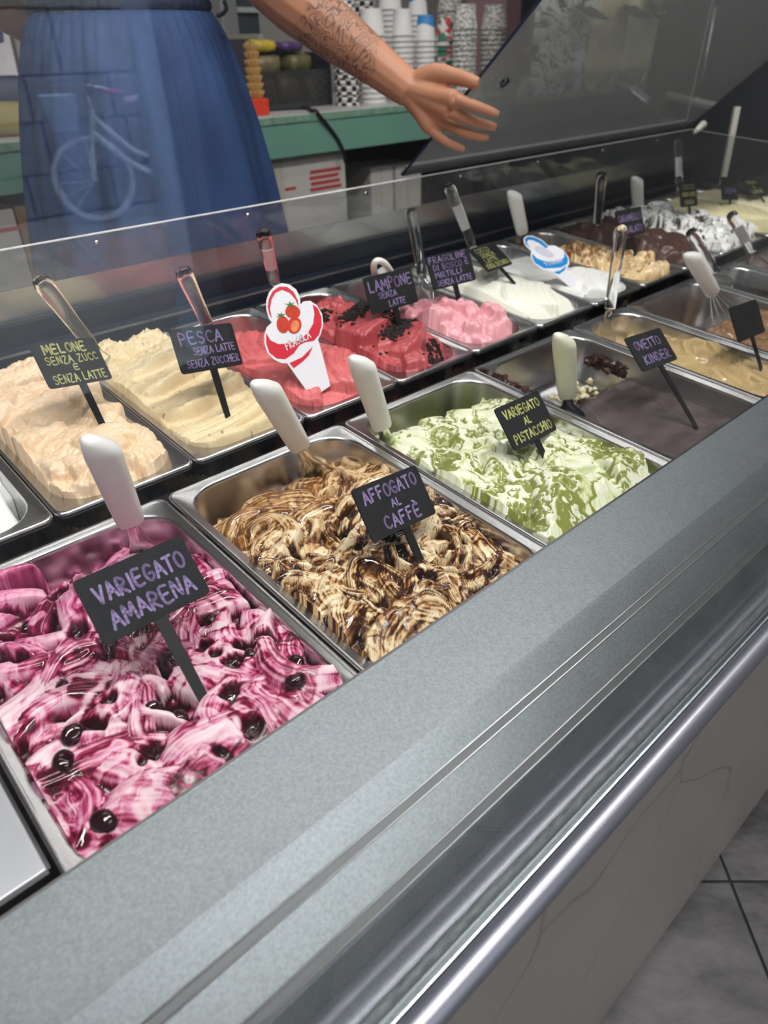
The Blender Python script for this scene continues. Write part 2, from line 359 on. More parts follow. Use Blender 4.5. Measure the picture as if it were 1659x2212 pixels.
# closing end of the case with its two pale struts
cpart('end_cheek', box(BX1 + .02, CX1 + .05, -.10, .83, -.13, .0), M_navy)
M_strut = mat('off_white_strut', L3(214, 212, 200), .45)
p0 = pxX(1564, 308, 2.30); p1 = pxX(1573, 236, 2.30)
cab = thing('dark_cabinet', 'tall near-black cabinet standing beyond the far end of the case', 'cabinet')
bev(mk('body', *box(2.42, 3.4, .25, 1.6, 0, 2.1), mat('near_black_laminate', L3(16, 18, 24), .35, noise=.2, nscale=5), cab), .004)
for k in range(2): bev(mk('door', *box(2.405, 2.4195, .27 + k * .665, .915 + k * .665, .10, 2.06), mat('near_black_door', L3(20, 24, 34), .3, noise=.2, nscale=7), cab), .003)
mk('handle', *tube([(2.39, .87, 1.0), (2.39, .87, 1.3)], .006, 8), M_steel, cab, True)
mk('strut', *tube([(2.40, p0.y + .02, p0.z - .25), (2.40, p1.y + .02, p1.z)], (.011), 4), M_strut, cab)
q0 = pxX(1500, 287, 2.25); q1 = pxX(1520, 268, 2.30)
cpart('flap_stay', tube([q0, q1], [.006, .011], 8), M_strut, True, M=Matrix.Identity(4))
# flat stainless cover over the first place of the front row
cv = thing('pan_cover', 'flat stainless steel cover plate beside the cherry gelato pan', 'cover', T)
bev(mk('plate', *box(-.30, -.0045, .012, .332, -.001, .003), mat('satin_steel_cover', (.66, .68, .73), .45, .85, noise=.1, nscale=12), cv), .0015)
mk('edge_fold', *merge(box(-.30, -.0045, .0085, .0118, -.016, .003), box(-.0045, -.0025, .012, .332, -.014, .0022)), M_steel2, cv)

# ------------------------------------------------------------------ pans
def pan_vf(w, d, depth, ro=.011, ri=.042, fl_=.0105):
    g = lambda i, z, r: rr(i, w - i, i, d - i, r, z)
    rings = [g(.0006, -.0075, ro), g(0, -.006, ro), g(0, -.0016, ro), g(.0012, 0, ro), g(.0028, .0004, ro), g(.0046, -.0004, ro), g(.0058, -.0010, ro),
             g(fl_, -.0010, ri), g(fl_ + .0016, -.0022, ri), g(fl_ + .0024, -.006, ri), g(fl_ + .0068, -depth + .022, ri - .004), g(fl_ + .009, -depth + .008, ri - .006), g(fl_ + .016, -depth + .001, ri - .008), g(fl_ + .03, -depth, ri - .012)]
    v, f = loft(rings, False, True)
    # outside skin so that the walls have thickness
    rings2 = [g(.0006, -.0075, ro), g(.004, -.0085, ro), g(fl_ - .001, -.004, ri), g(fl_ + .005, -depth + .02, ri - .002), g(fl_ + .015, -depth - .0012, ri - .006), g(fl_ + .03, -depth - .0014, ri - .010)]
    v2, f2 = loft([r for r in rings2], False, True)
    return merge((v, [q[::-1] for q in f]), (v2, f2))
PW, PN, PD = .2475, .1600, .360
MESH_WIDE = None
def pan(x, y, w, z, label, depth, rx=0.):
    key = 'pan_%d' % int(w * 1e4 + depth * 1e3)
    o = None
    me = bpy.data.meshes.get(key)
    if me is None:
        o = mk('gelato_pan', *pan_vf(w, PD, depth), M_steel, None, True); o.data.name = key
    else:
        o = bpy.data.objects.new('gelato_pan', me); COL.objects.link(o)
    o.matrix_basis = T @ Matrix.Translation((x, y, z)) @ Matrix.Rotation(rx, 4, 'X')
    return tag(o, label, 'pan', 'stainless gelato pans')
FY, RY = -.031, .3555
def fx(k): return .146 + k * .1614

# ------------------------------------------------------------------ gelato surfaces
def gel_mat(name, rough=.45, glossr=.12, bump=.25, bscale=260, sss=.06, spec=.4):
    m = bpy.data.materials.new(name); m.use_nodes = True; n = m.node_tree.nodes; l = m.node_tree.links; b = n['Principled BSDF']
    a = n.new('ShaderNodeVertexColor'); a.layer_name = 'flavour'
    t = n.new('ShaderNodeTexNoise'); t.inputs['Scale'].default_value = bscale; t.inputs['Detail'].default_value = 5; t.inputs['Roughness'].default_value = .6
    tc = n.new('ShaderNodeTexCoord'); l.new(tc.outputs['Object'], t.inputs[0])
    l.new(a.outputs['Color'], b.inputs['Base Color'])
    mr = n.new('ShaderNodeMapRange'); mr.inputs['To Min'].default_value = rough; mr.inputs['To Max'].default_value = glossr; l.new(a.outputs['Alpha'], mr.inputs['Value']); l.new(mr.outputs[0], b.inputs['Roughness'])
    bp_ = n.new('ShaderNodeBump'); bp_.inputs['Strength'].default_value = bump; bp_.inputs['Distance'].default_value = .0012
    l.new(t.outputs[0], bp_.inputs['Height']); l.new(bp_.outputs[0], b.inputs['Normal'])
    b.inputs['Specular IOR Level'].default_value = spec; b.inputs['Coat Roughness'].default_value = .06
    cw = n.new('ShaderNodeMath'); cw.operation = 'MULTIPLY'; cw.inputs[1].default_value = .8; l.new(a.outputs['Alpha'], cw.inputs[0]); l.new(cw.outputs[0], b.inputs['Coat Weight'])
    if sss: b.inputs['Subsurface Weight'].default_value = sss; b.inputs['Subsurface Radius'].default_value = (.004, .003, .002); b.inputs['Subsurface Scale'].default_value = 1
    return m
class Gel:
    def __init__(s, w, d, step, depth, seed, ri=.042, fl_=.0105):
        s.w, s.d, s.depth, s.ri, s.fl = w, d, depth, ri, fl_
        i0 = fl_ + .0027; s.x0, s.x1, s.y0, s.y1 = i0, w - i0, i0, d - i0
        s.nx = int((s.x1 - s.x0) / step) + 1; s.ny = int((s.y1 - s.y0) / step) + 1
        s.X, s.Y = np.meshgrid(np.linspace(s.x0, s.x1, s.nx), np.linspace(s.y0, s.y1, s.ny), indexing='ij')
        s.u = (s.X - s.x0) / (s.x1 - s.x0); s.v = (s.Y - s.y0) / (s.y1 - s.y0)
        s.rs = np.random.RandomState(seed); s.seed = seed; s.step = step
        s.H = np.full(s.X.shape, -.2); s.K = np.zeros(s.X.shape); s.ID = np.zeros(s.X.shape); s.TT = np.zeros(s.X.shape); s.SS = np.zeros(s.X.shape)
    def base(s, fn, n=.004, sc=14):
        s.fn = fn
        s.H = fn(s.u, s.v) + n * fbm(s.X * sc, s.Y * sc, s.seed, 3)
    def bh(s, x, y): return float(s.fn(np.array((x - s.x0) / (s.x1 - s.x0)), np.array((y - s.y0) / (s.y1 - s.y0))))
    def stroke(s, cx, cy, ang, Ln, Wd, h, curv=0., lift=0., streak=.15, nst=5., prof=1, tilt=0., absz=None, edge=.4, acc=.6, lip=.3):
        r = max(Ln, Wd) * 1.25 + abs(curv) * Ln * Ln
        i0 = max(0, int((cx - r - s.x0) / s.step)); i1 = min(s.nx, int((cx + r - s.x0) / s.step) + 2)
        j0 = max(0, int((cy - r - s.y0) / s.step)); j1 = min(s.ny, int((cy + r - s.y0) / s.step) + 2)
        if i1 <= i0 or j1 <= j0: return
        sl = (slice(i0, i1), slice(j0, j1)); X = s.X[sl] - cx; Y = s.Y[sl] - cy
        sd = s.rs.rand() * 90
        ca, sa = math.cos(ang), math.sin(ang); u = X * ca + Y * sa; v = -X * sa + Y * ca
        v = v - curv * u * u + .12 * Wd * perlin(u / Ln * 1.7, v / Wd * .5, sd)
        a = u / Ln; t = v / (Wd * (1 + .18 * perlin(a * 1.3, t0 := a * 0 + 3, sd)))
        m = (np.abs(a) < 1) & (np.abs(t) < 1)
        pr = np.sqrt(np.clip(1 - t * t, 0, 1)) if prof == 1 else (np.clip(1 - np.abs(t) ** 3, 0, 1) * (.75 + .25 * t) if prof == 2 else np.clip((1 + t) * .5, 0, 1) * np.clip((1 - t) * 5, 0, 1) ** .5)
        pr = pr * np.clip(1 - np.abs(a) ** 2.5, 0, 1) ** edge
        st = perlin(t * nst, a * .5, sd + 5) + .3 * perlin(t * nst * 2.1, a * .7, sd + 8)
        if absz is None:
            b0_ = s.bh(cx, cy); mh = float(s.H[sl][m].mean()) if m.any() else b0_
            z0 = (1 - acc) * b0_ + acc * min(max(mh, b0_ - .012), b0_ + .016) + lift
        else: z0 = absz + lift
        z = z0 + h * (lip + (1 - lip) * pr) + h * streak * st * pr + tilt * a * Ln
        z = np.where(m, z, -1)
        H = s.H[sl]; w_ = z > H
        H[w_] = z[w_]; s.K[sl][w_] = st[w_]; s.ID[sl][w_] = sd; s.TT[sl][w_] = t[w_]; s.SS[sl][w_] = a[w_]
    def field(s, n, ang, Ln, Wd, h, curv=8., lift=.004, spread=.8, asc=9., **kw):
        for k in range(n):
            x = s.rs.uniform(s.x0, s.x1); y = s.rs.uniform(s.y0, s.y1)
            a = ang + spread * float(perlin(np.array(x * asc), np.array(y * asc), s.seed + 2)) * 2.2 + s.rs.normal() * .25
            s.stroke(x, y, a, s.rs.uniform(*Ln), s.rs.uniform(*Wd), s.rs.uniform(*h), s.rs.normal() * curv, s.rs.normal() * lift, **kw)
    def torn(s, amp, sc, seed=0, mask=1.):
        n = fbm(s.X * sc, s.Y * sc, s.seed + 50 + seed, 4, .55); s.H += amp * n * mask
    def blur(s, n=1):
        for _ in range(n):
            P = np.pad(s.H, 1, mode='edge'); s.H = (P[:-2, 1:-1] + P[2:, 1:-1] + P[1:-1, :-2] + P[1:-1, 2:] + 2 * P[1:-1, 1:-1]) / 6
    def cavity(s, k=8):
        B = s.H.copy()
        for _ in range(k):
            P = np.pad(B, 2, mode='edge'); B = (P[:-4, 2:-2] + P[4:, 2:-2] + P[2:-2, :-4] + P[2:-2, 4:] + P[2:-2, 2:-2]) / 5
        return B - s.H
    def build(s, name, col, gloss, m, M, label, lateral=.0, front=False):
        X, Y = s.X.copy(), s.Y.copy()
        if front: s.H = np.minimum(s.H, -.004 + .05 * np.clip(s.Y - .036, 0, 1) / .07); s.blur(1)
        H = np.maximum(s.H, -s.depth - .001)
        if lateral:
            X += lateral * fbm(s.X * 45, s.Y * 45, s.seed + 21, 2) ; Y += lateral * fbm(s.X * 45, s.Y * 45, s.seed + 31, 2)
        # keep inside the pan: rounded corners and the wall's taper
        tap = np.clip((-H - .006) / (s.depth - .028), 0, 1) * .0044 + np.clip((-H - s.depth + .022) / .021, 0, 1) * .009
        xa, xb, ya, yb = s.x0 + tap, s.x1 - tap, s.y0 + tap, s.y1 - tap
        X = np.clip(X, xa, xb); Y = np.clip(Y, ya, yb); r = s.ri - .004
        dx = np.maximum(np.maximum(xa + r - X, X - xb + r), 0); dy = np.maximum(np.maximum(ya + r - Y, Y - yb + r), 0); dd = np.sqrt(dx * dx + dy * dy)
        k = np.where(dd > r, r / np.maximum(dd, 1e-9), 1.)
        X = np.where((dx > 0) & (dy > 0), X + np.sign(X - s.w / 2) * dx * (k - 1), X); Y = np.where((dx > 0) & (dy > 0), Y + np.sign(Y - s.d / 2) * dy * (k - 1), Y)
        nx, ny = s.nx, s.ny; N = nx * ny
        co = np.stack([X, Y, H], -1).reshape(-1, 3).astype(np.float32)
        idx = np.arange(N).reshape(nx, ny)
        q = np.stack([idx[:-1, :-1], idx[1:, :-1], idx[1:, 1:], idx[:-1, 1:]], -1).reshape(-1, 4)
        loop = np.concatenate([idx[:, 0], idx[-1, 1:], idx[-2::-1, -1], idx[0, -2:0:-1]])
        bot = co[loop].copy(); bot[:, 2] = -s.depth - .0005
        bi = N + np.arange(len(loop)); l2 = np.roll(loop, -1); b2 = np.roll(bi, -1)
        q = np.concatenate([q, np.stack([l2, loop, bi, b2], -1)])
        co = np.concatenate([co, bot])
        me = bpy.data.meshes.new(name); me.vertices.add(len(co)); me.vertices.foreach_set('co', co.ravel())
        me.loops.add(len(q) * 4); me.loops.foreach_set('vertex_index', q.ravel().astype(np.int32)); me.polygons.add(len(q))
        me.polygons.foreach_set('loop_start', np.arange(0, len(q) * 4, 4, dtype=np.int32)); me.polygons.foreach_set('loop_total', np.full(len(q), 4, np.int32))
        me.update(calc_edges=True); me.polygons.foreach_set('use_smooth', np.ones(len(q), bool))
        rgba = np.concatenate([np.clip(col, 0, 1), np.clip(gloss, 0, 1)[..., None]], -1).reshape(-1, 4)
        rgba = np.concatenate([rgba, rgba[loop]]).astype(np.float32)
        ca = me.color_attributes.new('flavour', 'FLOAT_COLOR', 'POINT'); ca.data.foreach_set('color', rgba.ravel())
        me.materials.append(m); o = bpy.data.objects.new(name, me); COL.objects.link(o); o.matrix_basis = M
        return tag(o, label, 'gelato', 'gelato flavours')
    def zat(s, x, y):
        i = int(np.clip((x - s.x0) / s.step, 0, s.nx - 1)); j = int(np.clip((y - s.y0) / s.step, 0, s.ny - 1)); return float(s.H[i, j])
def lumps(pts, rad, seed, flat=.8):
    """irregular crumbs: jittered octahedra-like lumps"""
    rs = np.random.RandomState(seed); V = []; F = []
    bm = bmesh.new(); bmesh.ops.create_icosphere(bm, subdivisions=1, radius=1); bv = np.array([v.co[:] for v in bm.verts]); bf = [[v.index for v in f.verts] for f in bm.faces]; bm.free()
    for p in pts:
        r = rs.uniform(*rad); v = bv * (1 + .35 * rs.randn(len(bv), 1)) * r * np.array([1, rs.uniform(.6, 1), flat]); a = rs.rand() * 6.3
        c, s_ = math.cos(a), math.sin(a); v = v @ np.array([[c, s_, 0], [-s_, c, 0], [0, 0, 1]]) + np.array(p)
        k = len(V); V += v.tolist(); F += [[i + k for i in f] for f in bf]
    return V, F
col = lambda *c: lin(c)
def rank(a): r = np.empty(a.size); r[np.argsort(a, axis=None)] = np.arange(a.size) / a.size; return r.reshape(a.shape)
def ramp(t, stops): xs = [x for x, c in stops]; return np.stack([np.interp(t, xs, [float(lin(c)[k]) for x, c in stops]) for k in range(3)], -1)
def pits(g, pts, depth, rad):
    S = np.zeros(g.X.shape)
    for (x, y) in pts:
        r = g.rs.uniform(*rad); a = g.rs.rand() * 3.14; e = g.rs.uniform(.45, .9); dx, dy = g.X - x, g.Y - y
        u = dx * math.cos(a) + dy * math.sin(a); v = (-dx * math.sin(a) + dy * math.cos(a)) / e
        d = np.sqrt(u * u + v * v) * (1 + .35 * perlin(dx * 90, dy * 90, x * 100)); S = np.maximum(S, np.exp(-(d / r) ** 4))
    g.H -= S * depth; return S

# ------------------------------------------------------------------ front row
def at(x, y, z=0.): return T @ Matrix.Translation((x, y, z))
# cherry ripple
pan(.0005, FY, PW, 0, 'stainless pan filled with cherry-rippled pink gelato', .10)
g = Gel(PW, PD, .00085, .10, 11)
g.base(lambda u, v: -.016 - .020 * sst(.86, 1, u) - .055 * sst(.80, .95, v + .12 * (u - .5)) * sst(.16, .34, u) + .012 * sst(.5, .0, u) * sst(.6, .95, v), .006, 16)
g.field(34, .9, (.035, .06), (.014, .024), (.012, .020), 9, .003, .9, nst=7, streak=.10, lip=.18, edge=.55)
g.field(46, .8, (.025, .05), (.008, .015), (.009, .016), 16, .003, 1.2, nst=5, streak=.14, lip=.18, edge=.55)
g.field(46, .9, (.012, .028), (.0045, .009), (.006, .012), 34, .003, 1.7, nst=4, streak=.16, lip=.18, edge=.55)
pt = [(g.rs.uniform(.03, .22), g.rs.uniform(.04, .30)) for k in range(26)]
S_ = pits(g, pt, .011, (.006, .012)); g.blur(2); cav = g.cavity(12)
q1 = fbm(g.X * 24, g.Y * 24, 3, 3); q2 = fbm(g.X * 20 + 1.8 * q1, g.Y * 20 + 1.6 * q1, 5, 4); idn = perlin(g.ID * 1.7, g.ID * .3, 1)
t_ = .55 * q2 + 85 * np.clip(cav, -.004, .01) + .42 * g.K + .35 * idn + 1.3 * S_ + .18 * sst(.5, 1, g.v) + .10 * sst(.5, 0, g.u)
t_ = rank(t_); bk = sst(.45, .95, g.v + .15 * (.5 - g.u))
c_ = ramp(t_, [(0, (240, 214, 220)), (.20, (228, 180, 198)), (.36, (212, 126, 164)), (.50, (182, 66, 112)), (.63, (140, 26, 66)), (.78, (88, 10, 36)), (1, (36, 3, 15))])
c_ = mixc(c_, ramp(t_, [(0, (232, 150, 190)), (.5, (206, 92, 148)), (.8, (150, 34, 84)), (1, (60, 8, 28))]), .65 * bk)
sauce = sst(.50, .78, t_); deep = sauce * 0
G_am = g; am = g.build('gelato', c_, .25 + .75 * np.maximum(sauce, deep), gel_mat('cherry_ripple_gelato', .40, .07, .14, 220), at(.0005, FY), 'pink and white gelato rippled with dark cherry sauce', lateral=.0012, front=True)
M_cherry = mat('glossy_black_cherry', L3(40, 6, 18), .08, coat=.6, noise=.4, nscale=60)
def cherry_vf(seed):
    rs = np.random.RandomState(seed); n = 14; rings = []
    for k in range(9):
        th = math.pi * (k + .35) / 9.7; rings.append([(math.sin(th) * math.cos(a) * (1 + .08 * math.sin(2 * a + seed)), math.sin(th) * math.sin(a) * .88, math.cos(th) * .8 - .18 * math.exp(-(th / .5) ** 2)) for a in np.linspace(0, 2 * math.pi, n + 1)[:-1]])
    return loft(rings)
for k, (px_, py_, r) in enumerate(((165, 1608, .0095), (80, 1705, .010), (245, 1370, .007), (455, 1340, .008), (690, 1425, .009), (330, 1535, .008), (390, 1550, .007), (640, 1500, .009), (140, 1500, .007), (230, 1790, .010), (60, 1345, .009), (545, 1430, .007))):
    p = cpxZ(px_, py_, -.008) - Vector((.0005, FY, 0)); p.x = min(max(p.x, .034), .212); z = G_am.zat(p.x, p.y) - r * .35
    v, f = cherry_vf(k)
    mk('cherry', [(x * r, y * r, zz_ * r) for x, y, zz_ in v], f, M_cherry, am, True, Matrix.Translation((p.x, p.y, z + r * .12)) @ Matrix.Rotation(k * 1.3, 4, 'Z') @ Matrix.Rotation(.5, 4, 'X'))

# coffee ripple
pan(.2505, FY, PW, 0, 'stainless pan filled with coffee-rippled cream gelato', .10)
g = Gel(PW, PD, .00095, .10, 23)
g.base(lambda u, v: -.018 - .014 * sst(.84, 1, u) - .072 * sst(.0, .12, v - (.78 + .14 * sst(.0, .75, u))) - .045 * np.exp(-((u - .70) / .17) ** 2 - ((v - .90) / .13) ** 2) + .012 * sst(.8, .3, v) * sst(.9, .5, u), .005, 16)
g.field(30, .5, (.03, .055), (.012, .022), (.010, .017), 10, .003, .9, nst=7, streak=.10, lip=.14, edge=.6)
g.field(60, .5, (.02, .045), (.006, .013), (.007, .014), 18, .003, 1.2, nst=5, streak=.14, lip=.14, edge=.6)
g.field(60, .4, (.008, .022), (.0035, .0075), (.005, .010), 34, .003, 1.8, nst=4, streak=.16, lip=.14, edge=.6)
pt = [(g.rs.uniform(.03, .22), g.rs.uniform(.04, .24)) for k in range(22)]
S_ = pits(g, pt, .008, (.006, .012)); g.blur(2); cav = g.cavity(9)
q1 = fbm(g.X * 28, g.Y * 28, 3, 3); q2 = fbm(g.X * 24 + 2.0 * q1, g.Y * 22 + 1.8 * q1, 7, 4); idn = perlin(g.ID * 1.3, g.ID * .4, 2)
t_ = rank(.5 * q2 + 85 * np.clip(cav, -.004, .01) + .5 * g.K + .35 * idn + 1.2 * S_)
wob_ = .5 + .5 * np.sin(26 * t_ + 5 * q1)
c_ = ramp(t_, [(0, (240, 226, 194)), (.26, (226, 202, 158)), (.40, (198, 158, 104)), (.52, (152, 102, 54)), (.64, (102, 58, 26)), (.78, (58, 28, 13)), (1, (30, 12, 7))])
c_ = mixc(c_, lin((120, 76, 36)), .55 * sst(.86, .99, wob_) * sst(.62, .4, t_))
c_ = mixc(c_, ramp(t_, [(0, (214, 178, 124)), (.5, (176, 126, 70)), (1, (84, 46, 20))]), .6 * sst(.5, .8, g.v))
sauce = sst(.52, .78, t_); deep = sauce * 0
G_af = g; g.build('gelato', c_, .3 + .7 * np.maximum(sauce, deep), gel_mat('coffee_ripple_gelato', .38, .07, .14, 220), at(.2505, FY), 'cream gelato swirled with glossy brown coffee sauce', lateral=.0012, front=True)

# pistachio ripple
pan(.5005, FY, PW, 0, 'stainless pan filled with pistachio-rippled gelato', .10)
g = Gel(PW, PD, .00105, .10, 31)
g.base(lambda u, v: -.010 - .016 * sst(.86, 1, u) - .078 * sst(.0, .11, v - (.76 + .06 * np.exp(-((u - .4) / .2) ** 2))) + .008 * sst(.9, .3, v), .007, 13)
g.field(34, 1.0, (.03, .055), (.014, .026), (.007, .013), 8, .002, .9, nst=8, streak=.12, lip=.08, edge=.7)
g.field(40, .6, (.014, .03), (.008, .014), (.005, .010), 16, .002, 1.4, nst=5, streak=.14, lip=.08, edge=.7)
g.stroke(.085, .075, .9, .05, .035, .016, 3, .002, streak=.20, nst=9, lip=.05, edge=.7); g.stroke(.07, .15, .7, .035, .024, .014, 3, .002, streak=.14, nst=8, lip=.05, edge=.7)
g.blur(2); cav = g.cavity(10)
q1 = fbm(g.X * 24, g.Y * 24, 5, 4); q2 = fbm(g.X * 22 + 2.0 * q1, g.Y * 22 + 1.6 * q1, 8, 5)
wht, lgr, olv = col(236, 240, 216), col(206, 216, 150), col(138, 146, 62)
c_ = mixc(wht, lgr, sst(.0, .7, .25 + .6 * g.K + .5 * q2)); sauce = sst(-.02, .22, q2 + 30 * cav + .7 * perlin(g.X * 12, g.Y * 12, 19) + .10 * sst(.3, .9, g.v) - .06)
c_ = mixc(c_, mixc(olv, olv * .78, .5 + q1), sauce * .95)
g.H -= .0016 * sauce; dim = sauce * sst(.25, .6, perlin(g.X * 110, g.Y * 110, 3)) ; g.H -= .0022 * dim
g.blur(1); G_pi = g; g.build('gelato', c_, .25 + .75 * sauce, gel_mat('pistachio_ripple_gelato', .40, .10, .12, 260), at(.5005, FY), 'white gelato rippled with olive green pistachio sauce', lateral=.0010, front=True)

# dark chocolate sheet, half scooped out
pan(.7505, FY, PW, 0, 'stainless pan half emptied of its dark chocolate sheet', .085)
g = Gel(PW, PD, .0012, .085, 41)
edge = lambda u, v: v - (.60 + .07 * sst(.1, .95, u)) 
g.base(lambda u, v: -.034 - .003 * sst(.2, .9, v) - .054 * sst(-.01, .035, edge(u, v) + .05 * fbm(u * 5, v * 5, 4, 3)), .0012, 9)
e_ = edge(g.u, g.v); inside = sst(.0, -.05, e_)
g.H += inside * (.0016 * np.sin((g.Y * 70 + 2.5 * fbm(g.X * 7, g.Y * 7, 2, 2)) * 2) * .5 + .0008 * fbm(g.X * 60, g.Y * 60, 4, 3) * sst(.35, .75, g.u) * sst(.5, .3, np.abs(g.v - .4)))
g.stroke(.085, .15, .9, .085, .02, .003, 3, -.001); g.blur(1)
base_c = col(98, 86, 86); c_ = mixc(base_c, col(76, 66, 67), .5 + .8 * fbm(g.X * 16, g.Y * 40, 6, 3)); rag = sst(-.03, .02, e_); c_ = mixc(c_, col(48, 26, 18), rag)
G_ov = g; ov = g.build('gelato', c_, .55 + .2 * inside, gel_mat('dark_chocolate_sheet', .42, .25, .06, 200), at(.7505, FY), 'smooth dark chocolate covered gelato with its back part scooped out', front=True)
rs = np.random.RandomState(5)
pts = []
for k in range(160):                                             # chocolate dragged over the wall and rim
    t = rs.rand(); pts.append((.010 + .004 * rs.randn() + .002, .245 + .105 * t, -.004 + .004 * rs.randn() - .010 * rs.rand()))
for k in range(110): t = rs.rand(); pts.append((.231 + .002 * rs.randn() - .004 * t, .235 + .075 * t, -.020 - .018 * rs.rand()))
for k in range(60): t = rs.rand(); pts.append((.03 + .04 * t, .235 + .02 * t + .005 * rs.randn(), -.05 - .02 * rs.rand()))
mk('chocolate_smear', *lumps(pts, (.0025, .0065), 3), mat('dragged_chocolate', L3(62, 36, 26), .25, noise=.4, nscale=150), ov, False, None, 'stuff')
pts = [(.155 + .020 * rs.randn(), .268 + .011 * rs.randn(), -.0775 + .020 * abs(rs.randn())) for k in range(150)]
mk('gelato_remnant', *lumps(pts, (.004, .008), 4), mat('pale_cream_gelato', L3(226, 216, 182), .55), ov, True, None, 'stuff')

def blobs(g, n, Ln, Wd, h, ang, spread=.7, **kw): g.field(n, ang, Ln, Wd, h, 8, .002, spread, **kw)
# melted-looking beige cream (narrow)
pan(1.0015, FY, .162, 0, 'narrow stainless pan of pale beige coffee cream gelato', .10)
g = Gel(.162, PD, .0016, .10, 51); g.base(lambda u, v: -.012 - .030 * sst(.60, .88, v) - .03 * sst(.93, 1, v), .003, 10)
blobs(g, 45, (.02, .05), (.008, .016), (.002, .0055), .6); g.blur(2)
c_ = mixc(col(214, 188, 138), col(186, 154, 100), .35 + .8 * g.K)
g.build('gelato', c_, .8 + 0 * g.X, gel_mat('beige_cream_gelato', .3, .16, .05), at(1.0015, FY), 'pale beige coffee cream gelato with a soft shiny surface', front=True)
# grey-brown (wide), mostly scooped out at the back
pan(1.1675, FY, PW, 0, 'wide stainless pan of grey-brown gelato, empty at the back', .10)
g = Gel(PW, PD, .0018, .10, 61); g.base(lambda u, v: -.020 - .09 * sst(.60, .72, v + .06 * (u - .5)), .004, 12)
blobs(g, 60, (.015, .04), (.008, .016), (.004, .009), .5); g.H -= .09 * sst(.68, .78, g.v); g.blur(1)
c_ = mixc(col(176, 142, 108), col(128, 96, 70), .45 + .8 * g.K)
g.build('gelato', c_, .8 + 0 * g.X, gel_mat('hazelnut_brown_gelato', .35, .15, .06), at(1.1675, FY), 'shiny grey-brown hazelnut gelato heaped at the front of its pan', front=True)
# white with cookie crumbs (narrow)
pan(1.4180, FY, .162, 0, 'narrow stainless pan of white gelato with cookie crumbs, nearly empty', .10)
g = Gel(.162, PD, .0022, .10, 71); g.base(lambda u, v: -.030 - .07 * sst(.45, .7, v), .004, 14); blobs(g, 40, (.012, .03), (.006, .012), (.003, .007), .5); g.blur(1)
q1 = fbm(g.X * 60, g.Y * 60, 3, 3); c_ = mixc(col(228, 226, 216), col(58, 44, 38), sst(.1, .35, q1 + .2))
co_ = g.build('gelato', c_, .3 + 0 * g.X, gel_mat('cookie_white_gelato', .5, .3, .4), at(1.4180, FY), 'white gelato mixed with dark cookie crumbs', front=True)
rs = np.random.RandomState(8)
pts = [(min(max(.10 + .02 * rs.randn(), .03), .136), .25 + .02 * rs.randn(), -.055 + .02 * rs.rand()) for k in range(120)]
mk('cookie_crumbs', *lumps(pts, (.003, .006), 9), mat('brown_cookie_crumb', L3(70, 54, 46), .8), co_, False, None, 'stuff')
# dark brown (wide), at the far right
pan(1.5835, FY, PW, 0, 'wide stainless pan of reddish brown gelato at the far end', .10)
g = Gel(PW, PD, .0026, .10, 81); g.base(lambda u, v: -.02 - .03 * sst(.75, .95, v), .005, 12); blobs(g, 50, (.015, .04), (.008, .016), (.004, .009), .5); g.blur(1)
c_ = mixc(col(120, 78, 52), col(82, 48, 32), .5 + .8 * g.K)
g.build('gelato', c_, .5 + 0 * g.X, gel_mat('reddish_brown_gelato', .4, .25, .15), at(1.5835, FY), 'reddish brown gelato in the far wide pan of the front row', front=True)

# ------------------------------------------------------------------ back row (narrow pans, standing a little proud)
RZ = .006
def rear(k, what, seed, basefn, bn=.004, step=.0016, x=None, w=None, depth=.11):
    x = fx(k) if x is None else x; w = PN if w is None else w
    pan(x, RY, w, RZ, 'stainless pan holding the ' + what, depth)
    g = Gel(w, PD, step, depth, seed); g.base(basefn, bn, 14); return g, at(x, RY, RZ)
def ridges(g, cx, cy, ang, n, gap, Ln, Wd, h, curv, z, dz=0., off=0.):
    """a fan of parallel spatula ridges"""
    ca, sa = math.cos(ang + math.pi / 2), math.sin(ang + math.pi / 2)
    for k in range(n):
        d = (k - (n - 1) / 2) * gap
        g.stroke(cx + ca * d + g.rs.normal() * .0008, cy + sa * d, ang + math.pi + g.rs.normal() * .04 + off * d, Ln * (1 - .12 * abs(k - (n - 1) / 2) / n) * g.rs.uniform(.9, 1.08), Wd, h * 1.3 * g.rs.uniform(.85, 1.15), -curv, 0, streak=.10, nst=4, prof=3 if Wd > gap * .9 else 1, absz=z + dz * d / gap)
# plain white
g, M_ = rear(-1, 'smooth plain white gelato', 101, lambda u, v: .002 - .035 * sst(.45, .0, v) * sst(.0, .1, v) - .09 * sst(.92, 1.0, u) - .09 * sst(.08, 0, v), .003)
blobs(g, 16, (.03, .06), (.02, .035), (.006, .012), .9, streak=.04); g.blur(3)
g.build('gelato', mixc(col(240, 240, 238), col(226, 228, 228), .3 + .4 * g.K), .3 + 0 * g.X, gel_mat('plain_white_gelato', .45, .3, .05), M_, 'smooth plain white gelato beside the melon one')
